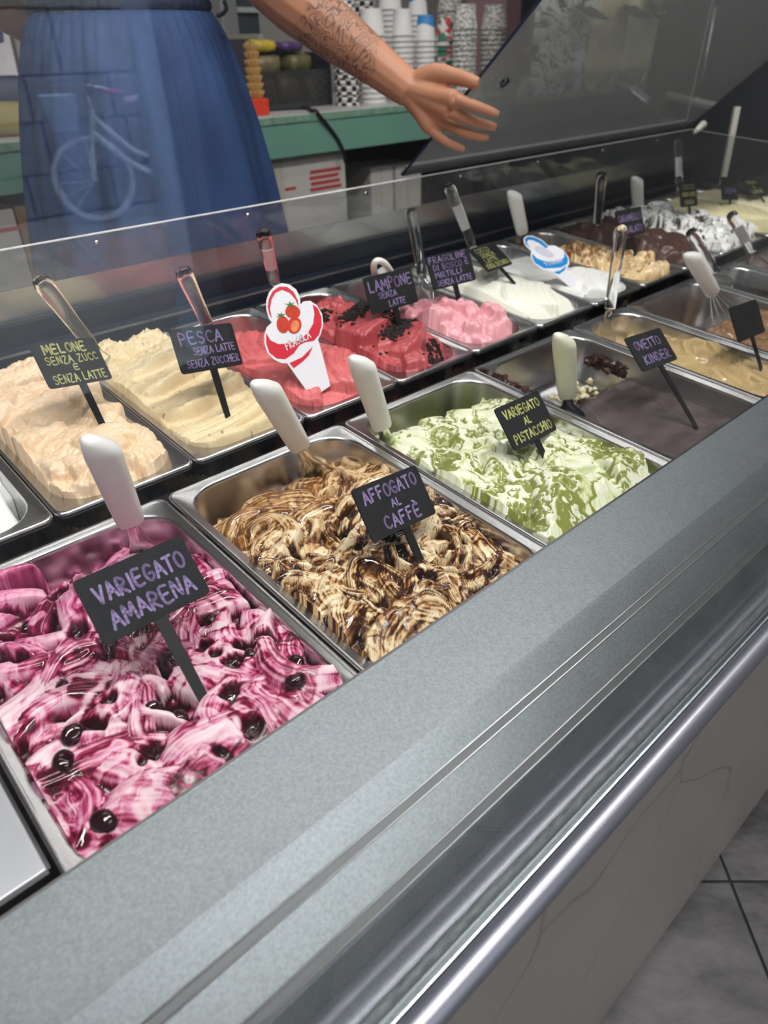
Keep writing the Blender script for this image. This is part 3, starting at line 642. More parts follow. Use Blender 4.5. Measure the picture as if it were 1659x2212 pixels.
# melon
g, M_ = rear(0, 'pale orange melon gelato', 111, lambda u, v: .004 - .02 * sst(.9, 1, u) - .010 * sst(.10, .0, v) - .035 * sst(.9, 1, v) + .012 * np.exp(-((v - .45) / .3) ** 2), .004, .0012)
g.field(16, .6, (.03, .05), (.014, .022), (.010, .016), 8, .003, .8, nst=7, streak=.10)
g.stroke(.075, .30, .3, .05, .03, .014, 2, .004, streak=.2); g.stroke(.085, .205, .5, .05, .036, .022, 2, .000, streak=.04, absz=.002)
ridges(g, .045, .10, .95, 4, .016, .055, .014, .014, 4, .000); ridges(g, .105, .075, .8, 5, .014, .055, .012, .013, 4, -.002)
g.stroke(.115, .14, .9, .034, .024, .018, 6, .002, streak=.2, absz=.004)
g.field(22, .6, (.008, .02), (.005, .010), (.005, .009), 18, .002, 1.4, nst=4, streak=.2); g.blur(1)
g.torn(.0018, 85); g.torn(.0036, 70, 3, sst(.62, .8, g.v + .2 * (.5 - g.u)))
q1 = fbm(g.X * 30, g.Y * 30, 3, 4); c_ = mixc(col(246, 222, 190), col(232, 188, 142), .25 + .45 * g.K + .25 * q1)
g.build('gelato', c_, .35 + .2 * q1, gel_mat('melon_gelato', .5, .3, 1.0, 260, .08), M_, 'pale orange melon gelato with rough scooped folds')
# peach
g, M_ = rear(1, 'cream-yellow peach gelato', 121, lambda u, v: -.004 - .05 * sst(.72, .95, v) * sst(.6, .2, u) - .03 * sst(.93, 1, v) - .006 * sst(.12, 0, v) + .016 * np.exp(-((v - .55) / .25) ** 2), .003, .0012)
g.stroke(.045, .305, .4, .030, .030, .020, 4, 0, streak=.25, nst=4, absz=.004); g.stroke(.105, .315, .4, .035, .022, .014, 4, 0, streak=.25, nst=4, absz=.004)
for cy, z, a in ((.262, .004, .42), (.205, .004, .36), (.140, .000, .30)): g.stroke(.084, cy, a + math.pi, .075, .044, .030, -3, 0, streak=.04, nst=7, absz=z - .004, prof=3, lip=.15)
ridges(g, .085, .050, .22, 4, .0145, .08, .014, .013, 3, -.006)
g.blur(1); g.torn(.0014, 95); g.torn(.0042, 75, 3, sst(.72, .86, g.v))
q1 = fbm(g.X * 40, g.Y * 40, 3, 4); c_ = mixc(col(242, 224, 184), col(222, 196, 148), .3 + .4 * g.K + .3 * q1)
fl2 = sst(.74, .82, perlin(g.X * 150, g.Y * 150, 6) * 1.1); c_ = mixc(c_, col(120, 74, 60), fl2 * .7)
g.build('gelato', c_, .35 + .2 * q1, gel_mat('peach_gelato', .5, .3, 1.0, 260, .08), M_, 'cream-yellow peach gelato with dark fruit flecks')
# strawberry
g, M_ = rear(2, 'coral red strawberry gelato', 131, lambda u, v: .000 - .05 * sst(.70, .92, v) - .008 * sst(.1, 0, v) + .010 * np.exp(-((v - .3) / .2) ** 2), .003, .0014)
ridges(g, .060, .20, 1.05, 7, .013, .055, .012, .013, -5, .006)
ridges(g, .100, .090, .95, 8, .0115, .06, .010, .012, -5, .004); ridges(g, .045, .070, .75, 4, .012, .045, .010, .010, -4, .000)
g.field(10, .8, (.006, .014), (.004, .008), (.004, .008), 18, .002, 1.6, nst=4); g.blur(1); g.torn(.0008, 130)
q1 = fbm(g.X * 40, g.Y * 40, 3, 4); c_ = mixc(col(228, 122, 122), col(200, 84, 90), .35 + .45 * g.K + .3 * q1)
fl2 = sst(.68, .78, perlin(g.X * 220, g.Y * 220, 6) * 1.1); c_ = mixc(c_, col(120, 20, 30), fl2 * .6)
g.build('gelato', c_, .35 + .2 * q1, gel_mat('strawberry_gelato', .5, .3, .8, 260, .08), M_, 'coral red strawberry gelato drawn into parallel ridges')
# raspberry with cookie crumbs
g, M_ = rear(3, 'dark raspberry gelato with cookie crumbs', 141, lambda u, v: -.004 - .05 * sst(.80, .95, v) - .05 * sst(.16, .02, v) * sst(.45, .9, u) + .014 * np.exp(-((v - .4) / .25) ** 2), .004, .0015)
g.field(30, .8, (.02, .045), (.010, .02), (.006, .013), 8, .003, .9, nst=6, streak=.12)
g.stroke(.075, .145, .55 + math.pi, .07, .030, .026, -3, .002, streak=.08, prof=3); g.stroke(.090, .080, .55 + math.pi, .06, .026, .024, -3, -.002, streak=.08, prof=3); g.blur(1); g.torn(.0010, 120); g.torn(.003, 70, 3, sst(.55, .7, g.v))
q1 = fbm(g.X * 40, g.Y * 40, 3, 4); c_ = mixc(col(198, 92, 96), col(160, 58, 66), .4 + .45 * g.K + .3 * q1)
la = g.build('gelato', c_, .5 + .2 * q1, gel_mat('raspberry_gelato', .45, .22, .3, 300, .08), M_, 'dark raspberry gelato scattered with black cookie crumbs')
rs = np.random.RandomState(18); pts = []
for cx, cy, sx, sy, n in ((.085, .190, .024, .011, 280), (.100, .112, .024, .010, 320), (.120, .045, .020, .009, 150), (.04, .23, .014, .012, 90)):
    for k in range(n):
        x = np.clip(cx + sx * rs.randn(), .022, .136); y = np.clip(cy + sy * rs.randn() + .5 * (x - cx), .02, .34); pts.append((x, y, g.zat(x, y) + .001))
mk('cookie_crumbs', *lumps(pts, (.002, .0044), 19), mat('black_cookie_crumb', L3(34, 22, 22), .7), la, False, None, 'stuff')
# wild strawberry pink
g, M_ = rear(4, 'light pink wild-berry gelato', 151, lambda u, v: -.002 - .07 * sst(.50, .66, v) - .03 * sst(.1, 0, v) - .06 * sst(.84, .97, u) + .012 * np.exp(-((v - .3) / .2) ** 2), .006, .0016)
g.field(40, 1.2, (.012, .03), (.008, .016), (.006, .014), 12, .004, 1.3, nst=5, streak=.18); g.torn(.004, 60); g.H -= .05 * sst(.55, .66, g.v) + .05 * sst(.86, .97, g.u); g.blur(1)
c_ = mixc(col(244, 184, 192), col(226, 146, 160), .4 + .5 * g.K)
g.build('gelato', c_, .5 + 0 * g.X, gel_mat('pink_berry_gelato', .45, .25, .2, 300, .1), M_, 'light pink wild-berry gelato torn into soft lumps')
# creamy white
g, M_ = rear(5, 'creamy white coconut gelato', 161, lambda u, v: .002 - .05 * sst(.8, .95, v) - .022 * sst(.10, 0, v) - .03 * sst(.92, 1, u) + .012 * np.exp(-((v - .4) / .25) ** 2), .003, .0017)
ridges(g, .085, .10, .75, 6, .014, .055, .012, .012, -3, .002); ridges(g, .065, .21, .75, 6, .015, .055, .014, .012, -3, .004); g.blur(1)
g.build('gelato', mixc(col(254, 254, 244), col(238, 238, 216), .3 + .4 * g.K), .35 + 0 * g.X, gel_mat('creamy_white_gelato', .5, .3, .15, 300, .1), M_, 'creamy white coconut gelato in slanting ridges')
# yogurt
g, M_ = rear(6, 'white yogurt gelato', 171, lambda u, v: -.010 - .05 * sst(.75, .95, v) - .03 * sst(.1, 0, v) + .010 * np.exp(-((v - .25) / .2) ** 2), .003, .002)
ridges(g, .09, .085, .4, 5, .015, .055, .013, .011, -9, .000); g.field(14, .6, (.02, .04), (.014, .024), (.005, .010), 8, .002, .8); g.blur(2)
g.build('gelato', mixc(col(253, 253, 250), col(236, 238, 232), .3 + .4 * g.K), .35 + 0 * g.X, gel_mat('yogurt_gelato', .5, .3, .1, 300, .1), M_, 'white yogurt gelato around the blue cone sign')
# caramel
g, M_ = rear(7, 'caramel-swirled cream gelato', 181, lambda u, v: .000 - .06 * sst(.70, .85, v) - .03 * sst(.08, 0, v), .005, .0018)
g.field(60, .7, (.012, .03), (.006, .012), (.006, .012), 18, .003, 1.3, nst=5, streak=.18); g.blur(1); cav = g.cavity(5)
q1 = fbm(g.X * 40, g.Y * 40, 3, 4); q2 = fbm(g.X * 40 + 2 * q1, g.Y * 36 + 2 * q1, 5, 4)
c_ = mixc(col(242, 216, 168), col(150, 84, 34), sst(.0, .45, q2 + .3 * g.K + 40 * cav + .35 * sst(.35, .6, g.v)))
g.build('gelato', c_, .5 + 0 * g.X, gel_mat('caramel_gelato', .4, .2, .15), M_, 'cream gelato swirled with brown caramel')
# chocolate
g, M_ = rear(8, 'dark chocolate gelato', 191, lambda u, v: .006 - .05 * sst(.82, .95, v) - .05 * sst(.14, .02, v) + .010 * np.exp(-((v - .4) / .25) ** 2), .004, .002)
ridges(g, .08, .085, .5, 5, .014, .06, .012, .012, 2, .006); g.field(40, .6, (.02, .04), (.010, .018), (.006, .012), 10, .002, .9, nst=7, streak=.2); g.blur(1)
g.build('gelato', mixc(col(92, 62, 52), col(64, 42, 36), .45 + .5 * g.K), .4 + 0 * g.X, gel_mat('dark_chocolate_gelato', .5, .3, .2), M_, 'dark brown chocolate gelato heaped in layers')
# cookies and cream
g, M_ = rear(9, 'white gelato with black chocolate flakes', 201, lambda u, v: .012 - .05 * sst(.85, .98, v) - .03 * sst(.08, 0, v), .008, .002, 1.5985, .230)
g.field(70, .7, (.015, .04), (.008, .016), (.006, .014), 14, .004, 1.3, nst=5, streak=.2); g.blur(1); cav = g.cavity(5)
q1 = fbm(g.X * 34, g.Y * 34, 3, 4); q2 = fbm(g.X * 40 + 2 * q1, g.Y * 40 + 2 * q1, 5, 4)
c_ = mixc(col(252, 252, 250), col(46, 36, 34), sst(.22, .32, q2 + .15 * g.K + 30 * cav))
g.build('gelato', c_, .4 + 0 * g.X, gel_mat('cookies_cream_gelato', .45, .25, .15), M_, 'bright white gelato with black chocolate flakes')
# two cream-yellow ones at the end
g, M_ = rear(10, 'pale yellow custard gelato', 211, lambda u, v: .012 - .05 * sst(.85, .98, v) - .03 * sst(.08, 0, v), .004, .0025, 1.8300, .162)
ridges(g, .08, .15, .8, 9, .02, .06, .016, .010, 0, .010); g.blur(1)
g.build('gelato', mixc(col(240, 232, 192), col(222, 208, 150), .35 + .4 * g.K), .35 + 0 * g.X, gel_mat('custard_gelato', .5, .3, .15), M_, 'pale yellow custard gelato next to the black-flaked white one')
g, M_ = rear(11, 'ivory gelato at the end of the row', 221, lambda u, v: .010 - .05 * sst(.85, .98, v) - .03 * sst(.08, 0, v), .004, .003, 1.9940, .162)
ridges(g, .08, .15, .8, 9, .02, .06, .016, .010, 0, .008); g.blur(1)
g.build('gelato', mixc(col(244, 238, 206), col(228, 216, 172), .35 + .4 * g.K), .35 + 0 * g.X, gel_mat('ivory_gelato', .5, .3, .15), M_, 'ivory gelato at the barrier end of the back row')

# ------------------------------------------------------------------ spatulas
SPAT = {"amarena": [[0.1956, 0.2702, -0.03], [-0.196, -0.276, 0.941], 0.0811, 0.125], "affogato": [[0.4381, 0.2945, -0.045], [-0.46, -0.129, 0.878], 0.0761, 0.125], "pistacchio": [[0.5415, 0.2782, -0.035], [-0.405, -0.089, 0.91], 0.0499, 0.125], "ovetto": [[0.8023, 0.1825, -0.035], [-0.479, -0.09, 0.873], 0.048, 0.125], "brown": [[1.3844, 0.2182, -0.05], [-0.717, 0.201, 0.667], 0.1004, 0.125], "caramel": [[1.3280, 0.6742, -0.02], [-0.612, -0.147, 0.777], 0.0654, 0.125], "strac": [[1.7724, 0.6635, -0.01], [-0.688, -0.177, 0.704], 0.0356, 0.125], "loop": [[0.8291, 0.5383, -0.01], [-0.648, -0.19, 0.738], 0.0739, 0.10], "melone": [[0.3427, 0.6463, 0.0], [-0.431, -0.349, 0.832], 0.0628, 0.14], "pesca": [[0.5047, 0.6297, 0.0], [-0.438, -0.461, 0.772], 0.0655, 0.14], "fragola": [[0.6635, 0.6808, 0.0], [-0.444, -0.485, 0.753], 0.0899, 0.14], "pink": [[0.9264, 0.5985, 0.0], [0.385, 0.661, 0.644], 0.0337, 0.14], "white": [[1.1598, 0.6773, 0.0], [-0.475, 0.146, 0.868], 0.0288, 0.14], "choc": [[1.5191, 0.625, 0.0], [-0.465, -0.174, 0.868], 0.0272, 0.14], "beige": [[1.0696, 0.2978, -0.03], [0.353, 0.294, 0.888], 0.0506, 0.14], "coconut": [[1.4967, 0.2977, -0.02], [-0.722, 0.237, 0.65], 0.039, 0.14], "dark": [[1.6734, 0.3013, -0.02], [-0.739, 0.204, 0.642], 0.0527, 0.14], "cream": [[1.9578, 0.6546, 0.0], [0.465, 0.502, 0.729], 0.0461, 0.14]}
def sup(w, t, z, e=3.2, n=20, cx=0., sh=0.):
    P = []
    for k in range(n):
        a = 2 * math.pi * k / n; c, s_ = math.cos(a), math.sin(a)
        P.append((cx + math.copysign(abs(c) ** (2 / e), c) * w, math.copysign(abs(s_) ** (2 / e), s_) * t, z + sh * math.copysign(abs(c) ** (2 / e), c)))
    return P
def handle_vf(L):      # flat oval grip whose top is cut slantwise
    return loft([sup(.0085, .0055, 0), sup(.0115, .0075, .0015), sup(.0128, .0088, .006), sup(.0135, .0095, .03, 2.8), sup(.0142, .0100, .07, 2.6), sup(.0148, .0104, L - .024, 2.5),
                 sup(.0144, .0100, L - .016, 2.4, sh=-.004), sup(.0110, .0080, L - .006, 2.2, cx=-.0015, sh=-.006), sup(.0060, .0045, L - .001, 2, cx=-.003, sh=-.004), sup(.0020, .0016, L, 2, cx=-.0035)])
def clear_vf(L):       # round-ended acrylic grip
    return loft([sup(.0075, .0055, 0, 2.6), sup(.0092, .0066, .003, 2.6), sup(.0095, .0068, .05, 2.4), sup(.0108, .0076, L - .03, 2.3), sup(.0112, .0080, L - .012, 2.1), sup(.0095, .0066, L - .004, 2), sup(.0055, .0040, L - .0006, 2), sup(.0015, .001, L, 2)])
def blade_vf(s):       # rounded neck that flattens into a spade
    R_ = [sup(.0065, .0045, s + .004, 2), sup(.0068, .0042, s - .006, 2), sup(.0082, .0030, s * .62, 2.4), sup(.0140, .0018, s * .38, 3), sup(.0205, .0011, s * .16, 3), sup(.0225, .0008, 0, 3), sup(.0215, .0007, -.020, 3), sup(.0150, .0006, -.034, 3)]
    return loft(R_[::-1])
def blade_clear_vf(s, f=1., e=1.):
    R_ = [sup(.0072, .0052, s - .0005, 2.4), sup(.0075, .0046, s * .7, 2.4), sup(.0120 * f, .0030, s * .35, 3), sup(.0170 * f, .0022, 0, 3), sup(.0165 * f, .0018, -.018 * e, 3), sup(.0110 * f, .0014, -.028 * e, 3)]
    return loft(R_[::-1])
LSP = {'amarena': 'white-handled steel spatula leaning at the back of the cherry gelato', 'affogato': 'white-handled steel spatula dug into the coffee gelato', 'pistacchio': 'white-handled steel spatula resting on the rim of the pistachio pan',
       'ovetto': 'ivory-handled spatula standing in the emptied chocolate pan', 'brown': 'white-handled wire spatula over the emptied grey-brown gelato pan', 'caramel': 'white-handled spatula at the back of the caramel gelato', 'strac': 'white-handled spatula behind the black-flaked white gelato',
       'loop': 'white spatula half hidden behind the raspberry sign', 'melone': 'clear acrylic spatula behind the melon sign', 'pesca': 'clear acrylic spatula behind the peach sign', 'fragola': 'clear acrylic spatula with a printed label behind the strawberry cone sign',
       'pink': 'clear acrylic spatula behind the wild-berry sign', 'white': 'clear acrylic spatula with a long printed label, behind the coconut sign', 'choc': 'clear acrylic spatula standing in the chocolate gelato', 'beige': 'tall clear acrylic spatula standing in the beige coffee cream gelato',
       'coconut': 'clear acrylic spatula leaning over the cookie-crumb gelato', 'dark': 'clear acrylic spatula with label leaning over the reddish brown gelato', 'cream': 'clear acrylic spatula with a blue label by the acrylic corner'}
M_lbl = mat('printed_label', L3(232, 232, 238), .4); M_lbl_b = mat('label_navy_print', L3(40, 44, 110), .4); M_ivory = mat('ivory_handle_plastic', L3(226, 224, 204), .35, noise=.03, nscale=60)
# a hand-drawn stroke alphabet on a 0..1 grid
GL = {'A': [[(0, 0), (.32, 1), (.66, 0)], [(.14, .36), (.54, .36)]], 'B': [[(.05, 0), (.05, 1), (.42, .92), (.5, .74), (.38, .55), (.05, .52)], [(.38, .52), (.58, .36), (.5, .1), (.05, 0)]], 'C': [[(.6, .84), (.4, 1), (.15, .86), (.03, .5), (.15, .13), (.4, 0), (.62, .14)]],
      'D': [[(.05, 0), (.05, 1), (.4, .9), (.6, .55), (.48, .15), (.05, 0)]], 'E': [[(.56, 1), (.06, .97), (.05, .02), (.58, 0)], [(.05, .5), (.48, .52)]], 'F': [[(.56, 1), (.06, .98), (.05, 0)], [(.05, .52), (.46, .54)]],
      'G': [[(.6, .86), (.38, 1), (.14, .85), (.03, .48), (.16, .1), (.42, 0), (.62, .2), (.62, .44), (.36, .44)]], 'H': [[(.05, 0), (.05, 1)], [(.6, 0), (.6, 1)], [(.05, .5), (.6, .5)]], 'I': [[(.12, 0), (.12, 1)]], 'K': [[(.05, 0), (.05, 1)], [(.56, 1), (.06, .48), (.6, 0)]],
      'L': [[(.06, 1), (.05, .02), (.54, 0)]], 'M': [[(.02, 0), (.12, 1), (.4, .3), (.68, 1), (.78, 0)]], 'N': [[(.04, 0), (.07, 1), (.56, .02), (.6, 1)]], 'O': [[(.34, 1), (.1, .84), (.03, .48), (.14, .12), (.36, 0), (.58, .14), (.66, .5), (.56, .86), (.34, 1)]],
      'P': [[(.06, 0), (.06, 1), (.42, .95), (.58, .76), (.45, .54), (.06, .48)]], 'R': [[(.05, 0), (.06, 1), (.42, .94), (.55, .76), (.42, .55), (.08, .5), (.6, 0)]], 'S': [[(.56, .86), (.34, 1), (.1, .84), (.14, .6), (.46, .44), (.56, .22), (.34, 0), (.04, .12)]],
      'T': [[(0, .97), (.64, 1)], [(.32, .98), (.3, 0)]], 'U': [[(.05, 1), (.06, .26), (.28, 0), (.52, .18), (.58, 1)]], 'V': [[(0, 1), (.3, 0), (.62, 1)]], 'Z': [[(.04, .97), (.56, 1), (.04, .02), (.6, 0)]], 'Y': [[(0, 1), (.3, .5)], [(.62, 1), (.3, .5), (.28, 0)]],
      'È': [[(.56, 1), (.06, .97), (.05, .02), (.58, 0)], [(.05, .5), (.48, .52)], [(.16, 1.36), (.40, 1.2)]], 'r': [[(.06, 0), (.06, .62)], [(.06, .42), (.2, .6), (.38, .58)]], 'e': [[(.05, .32), (.5, .34), (.42, .58), (.2, .6), (.04, .32), (.18, .02), (.46, .08)]], 'l': [[(.1, 1), (.1, 0)]]}
def glyph_w(c): return {' ': .4, 'I': .24, 'l': .2, 'M': .8, 'r': .42, 'e': .55}.get(c, .65)
def lettering(text, x, z, h, wd, stroke, y, rs=None, rise=0., flip=False):
    """strokes laid on the plane y: text starts at x with baseline z, squeezed into width wd"""
    adv = sum(glyph_w(c) + .2 for c in text) - .2; sx = wd / adv; V = []; F = []; cx = 0
    for c in text:
        jz = rs.uniform(-.05, .05) * h if rs else 0; ja = rs.uniform(-.06, .06) if rs else 0
        for pl in GL.get(c, []):
            P = [(x + (cx + px_ + ja * (pz_ - .5)) * sx, z + pz_ * h + jz + rise * (cx + px_) * sx) for px_, pz_ in pl]
            if len(P) > 3: P = [(q.x, q.z) for q in smooth_path([(a, 0, b) for a, b in P], 4)]
            for (a0, b0), (a1, b1) in zip(P[:-1], P[1:]):
                dx, dz = a1 - a0, b1 - b0; ln = math.hypot(dx, dz) or 1e-9; nx_, nz_ = -dz / ln, dx / ln; ang = math.atan2(dz, dx); k0 = len(V)
                for e, (ca_, cb_) in enumerate(((a0, b0), (a1, b1))):
                    for m_ in range(5):
                        t = ang + (math.pi / 2 + math.pi * m_ / 4 if e == 0 else -math.pi / 2 + math.pi * m_ / 4)
                        V.append((ca_ + stroke * math.cos(t), y, cb_ + stroke * math.sin(t)))
                F.append(tuple(range(k0, k0 + 10)))
        cx += glyph_w(c) + .2
    return V, F
def spatula(key, kind):
    P, u, s, L = SPAT[key]; u = Vector(u).normalized(); P = Vector(P)
    back = (CAMC - P); xa = u.cross(back).normalized() * -1; xa = (back.cross(u)).normalized() * -1
    ya = u.cross(xa).normalized()
    t = thing('gelato_spatula', LSP[key], 'spatula', T @ frame(P, xa, ya, u), 'spatulas in the gelato pans')
    if kind in ('white', 'ivory', 'loop'):
        hm = mk('handle', *handle_vf(L if kind != 'loop' else L - .045), M_ivory if kind == 'ivory' else M_white_pl, t, True, Matrix.Translation((0, 0, s)))
        if kind == 'loop':
            mk('hang_ring', *tube([(0.0115 * math.cos(a), 0, s + L - .034 + .034 * max(math.sin(a), -.6)) for a in np.linspace(-.6, 3.74, 22)], .0050, 10), M_white_pl, t, True)
        if key == 'brown':
            for k in (-2, -1, 0, 1, 2): mk('wire', *tube(smooth_path([(k * .002, 0, s + .004), (k * .008, 0, s * .62), (k * .0115, .001, s * .30), (k * .0110, .001, -.004)]), .0011, 6), M_blade, t, True)
        else: mk('blade', *blade_vf(s), M_blade if kind != 'ivory' else mat('navy_blade', L3(40, 46, 66), .3), t, True)
    else:
        mk('handle', *clear_vf(L), M_clear, t, True, Matrix.Translation((0, 0, s)))
        mk('blade', *blade_clear_vf(s, *((.62, .5) if key == 'fragola' else (1., 1.))), M_clear, t, True)
        if kind == 'label':
            lb = mk('label', *box(-.0052, .0052, -.0003, .0003, s + .035, s + .090), M_lbl, t, False, Matrix.Translation((0, .0083, 0)))
            for yy in (.0005,):
                v, f = lettering('PreGel', 0, 0, .0065, .034, .0006, 0); Mx = Matrix.Translation((.0032, yy, s + .045)) @ Matrix(((0, 0, -1, 0), (0, -1, 0, 0), (1, 0, 0, 0), (0, 0, 0, 1)))
                mk('lettering', *xform((v, f), Mx), M_lbl_b, lb)
    return t
for k in SPAT:
    spatula(k, {'ovetto': 'ivory', 'loop': 'loop', 'fragola': 'label', 'white': 'label', 'dark': 'label', 'cream': 'label'}.get(k, 'white' if SPAT[k][3] == .125 else 'clear'))

# ------------------------------------------------------------------ flavour signs
SIGN = {"amarena": [[0.1374, 0.0469, -0.008], [0.998, -0.069, 0.002, 0.044, 0.665, 0.742, -0.053, -0.74, 0.667], 0.0901], "affogato": [[0.3815, 0.0501, -0.015], [0.99, -0.13, 0.057, 0.056, 0.722, 0.687, -0.131, -0.676, 0.722], 0.0613], "pistacchio": [[0.6239, 0.0856, -0.005], [0.994, -0.109, 0.013, 0.067, 0.695, 0.712, -0.087, -0.707, 0.699], 0.0432], "ovetto": [[0.9144, 0.0494, -0.03], [0.997, -0.024, 0.072, -0.041, 0.624, 0.777, -0.064, -0.778, 0.622], 0.0973], "melone": [[0.2484, 0.4477, 0.015], [0.899, -0.436, -0.003, 0.342, 0.697, 0.627, -0.273, -0.565, 0.776], 0.0705], "pesca": [[0.3873, 0.4158, 0.015], [0.98, -0.17, 0.099, 0.092, 0.838, 0.533, -0.175, -0.513, 0.837], 0.0561], "lampone": [[0.7307, 0.4546, 0.01], [0.997, 0.078, 0.025, -0.081, 0.89, 0.443, 0.013, -0.443, 0.894], 0.0468], "fragoline": [[0.8784, 0.4628, 0.01], [0.991, 0.127, 0.045, -0.133, 0.853, 0.5, 0.025, -0.502, 0.862], 0.0497], "bianco": [[1.0399, 0.4603, 0.01], [0.981, -0.156, -0.114, 0.18, 0.511, 0.838, -0.073, -0.842, 0.53], 0.0651], "caramello": [[1.4014, 0.4528, 0.012], [0.999, 0.033, 0.041, -0.048, 0.88, 0.467, -0.021, -0.468, 0.881], 0.0423], "strac": [[1.7253, 0.5029, 0.015], [0.994, -0.078, 0.082, 0.036, 0.904, 0.421, -0.107, -0.415, 0.901], 0.041], "viola": [[1.9367, 0.5082, 0.02], [0.991, -0.037, 0.132, -0.023, 0.902, 0.426, -0.135, -0.425, 0.892], 0.021], "giallo": [[2.0631, 0.4588, 0.01], [0.997, -0.065, 0.049, -0.002, 0.585, 0.808, -0.082, -0.806, 0.583], 0.0483],
        "scuro": [list(cpxZ(1641.5, 787, -.004)), [0.997, -0.03, 0.07, -0.04, 0.80, 0.60, -0.06, -0.60, 0.80], 0.044]}
SW, SH = .092, .054
TXT = {'amarena': ('p', [('VARIEGATO', -.036, .030, .013, .074), ('AMARENA', -.034, .0085, .0135, .070)]),
       'affogato': ('p', [('AFFOGATO', -.037, .036, .012, .074), ('AL', -.006, .0235, .0075, .013), ('CAFFÈ', -.024, .006, .012, .050)]),
       'pistacchio': ('y', [('VARIEGATO', -.036, .037, .010, .072), ('AL', -.006, .0225, .0085, .013), ('PISTACCHIO', -.038, .006, .010, .077)]),
       'ovetto': ('p', [('OVETTO', -.034, .031, .0125, .062), ('KINDER', -.030, .008, .0125, .064)]),
       'melone': ('y', [('MELONE', -.033, .039, .0105, .060), ('SENZA ZUCC', -.036, .0265, .0085, .074), ('E', -.002, .0175, .0065, .007), ('SENZA LATTE', -.037, .004, .0095, .076)]),
       'pesca': ('p', [('PESCA', -.037, .034, .014, .062), ('SENZA LATTE', -.022, .0205, .0085, .062), ('SENZA ZUCCHER', -.036, .006, .0085, .078)]),
       'lampone': ('p', [('LAMPONE', -.040, .031, .015, .082), ('SENZA', -.026, .019, .0085, .034), ('LATTE', -.010, .005, .0085, .032)]),
       'fragoline': ('p', [('FRAGOLINE', -.042, .041, .0095, .078), ('DI BOSCO E', -.036, .029, .0085, .074), ('MIRTILLI', -.036, .017, .0085, .056), ('SENZA LATTE', -.036, .004, .0085, .074)]),
       'bianco': ('y', [('COCCO', -.034, .041, .009, .046), ('SENZA', -.030, .029, .0085, .046), ('LATTE', -.030, .017, .0085, .044), ('SENZA ZUCCHERO', -.040, .005, .0085, .080)]),
       'caramello': ('p', [('CARAMELLO', -.040, .031, .012, .080), ('SALATO', -.018, .008, .012, .056)]),
       'strac': ('y', [('COCCO', -.030, .039, .009, .060), ('SENZA LATTE', -.036, .023, .008, .072), ('SENZA', -.026, .006, .008, .050)]),
       'viola': ('p', [('CREMA', -.034, .017, .011, .070)]), 'giallo': ('y', [('CREMA', -.032, .036, .010, .062), ('AL', -.008, .022, .008, .014), ('LIMONE', -.032, .006, .010, .066)]), 'scuro': ('p', [])}
LSG = {'amarena': 'black slate sign with purple lettering stuck in the cherry gelato', 'affogato': 'black slate sign with purple lettering stuck in the coffee gelato', 'pistacchio': 'black slate sign with yellow lettering stuck in the pistachio gelato', 'ovetto': 'black slate sign with purple lettering standing in the dark chocolate sheet',
       'melone': 'black slate sign with yellow lettering stuck in the melon gelato', 'pesca': 'black slate sign with purple lettering stuck in the peach gelato', 'lampone': 'black slate sign with purple lettering stuck in the raspberry gelato', 'fragoline': 'black slate sign with four purple lines stuck in the light pink gelato',
       'bianco': 'black slate sign with yellow lettering leaning over the creamy white gelato', 'caramello': 'black slate sign with purple lettering stuck in the caramel gelato', 'strac': 'black slate sign with yellow lettering stuck in the black-flaked white gelato', 'viola': 'small black slate sign with one purple word in the pale yellow gelato',
       'giallo': 'black slate sign with yellow lettering by the side barrier', 'scuro': 'plain black slate sign stuck in the beige coffee cream gelato'}
rsn = random.Random(12)
for key, (B, Rl, s) in SIGN.items():
    Mm = Matrix(((Rl[0], Rl[1], Rl[2], B[0]), (Rl[3], Rl[4], Rl[5], B[1]), (Rl[6], Rl[7], Rl[8], B[2]), (0, 0, 0, 1)))
    t = thing('flavour_sign', LSG[key], 'sign', T @ Mm, 'black flavour signs')
    pr = rr(-SW / 2, SW / 2, s, s + SH, .004, 0, 4)
    pl = loft([[(x, .0011, z) for x, z, _ in pr], [(x, -.0011, z) for x, z, _ in pr]]); bev(mk('plate', *pl, M_slate, t), .0003, 1)
    st = [(-.0035, .0009, -.03), (-.0052, .0009, s + .003), (.0052, .0009, s + .003), (.0035, .0009, -.03)]
    mk('stem', *loft([st, [(x, -.0009, z) for x, y, z in st]]), M_black, t)
    cc, lines = TXT[key]
    for (tx, x, z, h, wd) in lines:
        mk('lettering', *lettering(tx, x, s + z, h, wd, (.00115 if h > .0095 else .00085), -.00135, rsn, .0), M_purple if cc == 'p' else M_yellow, t)

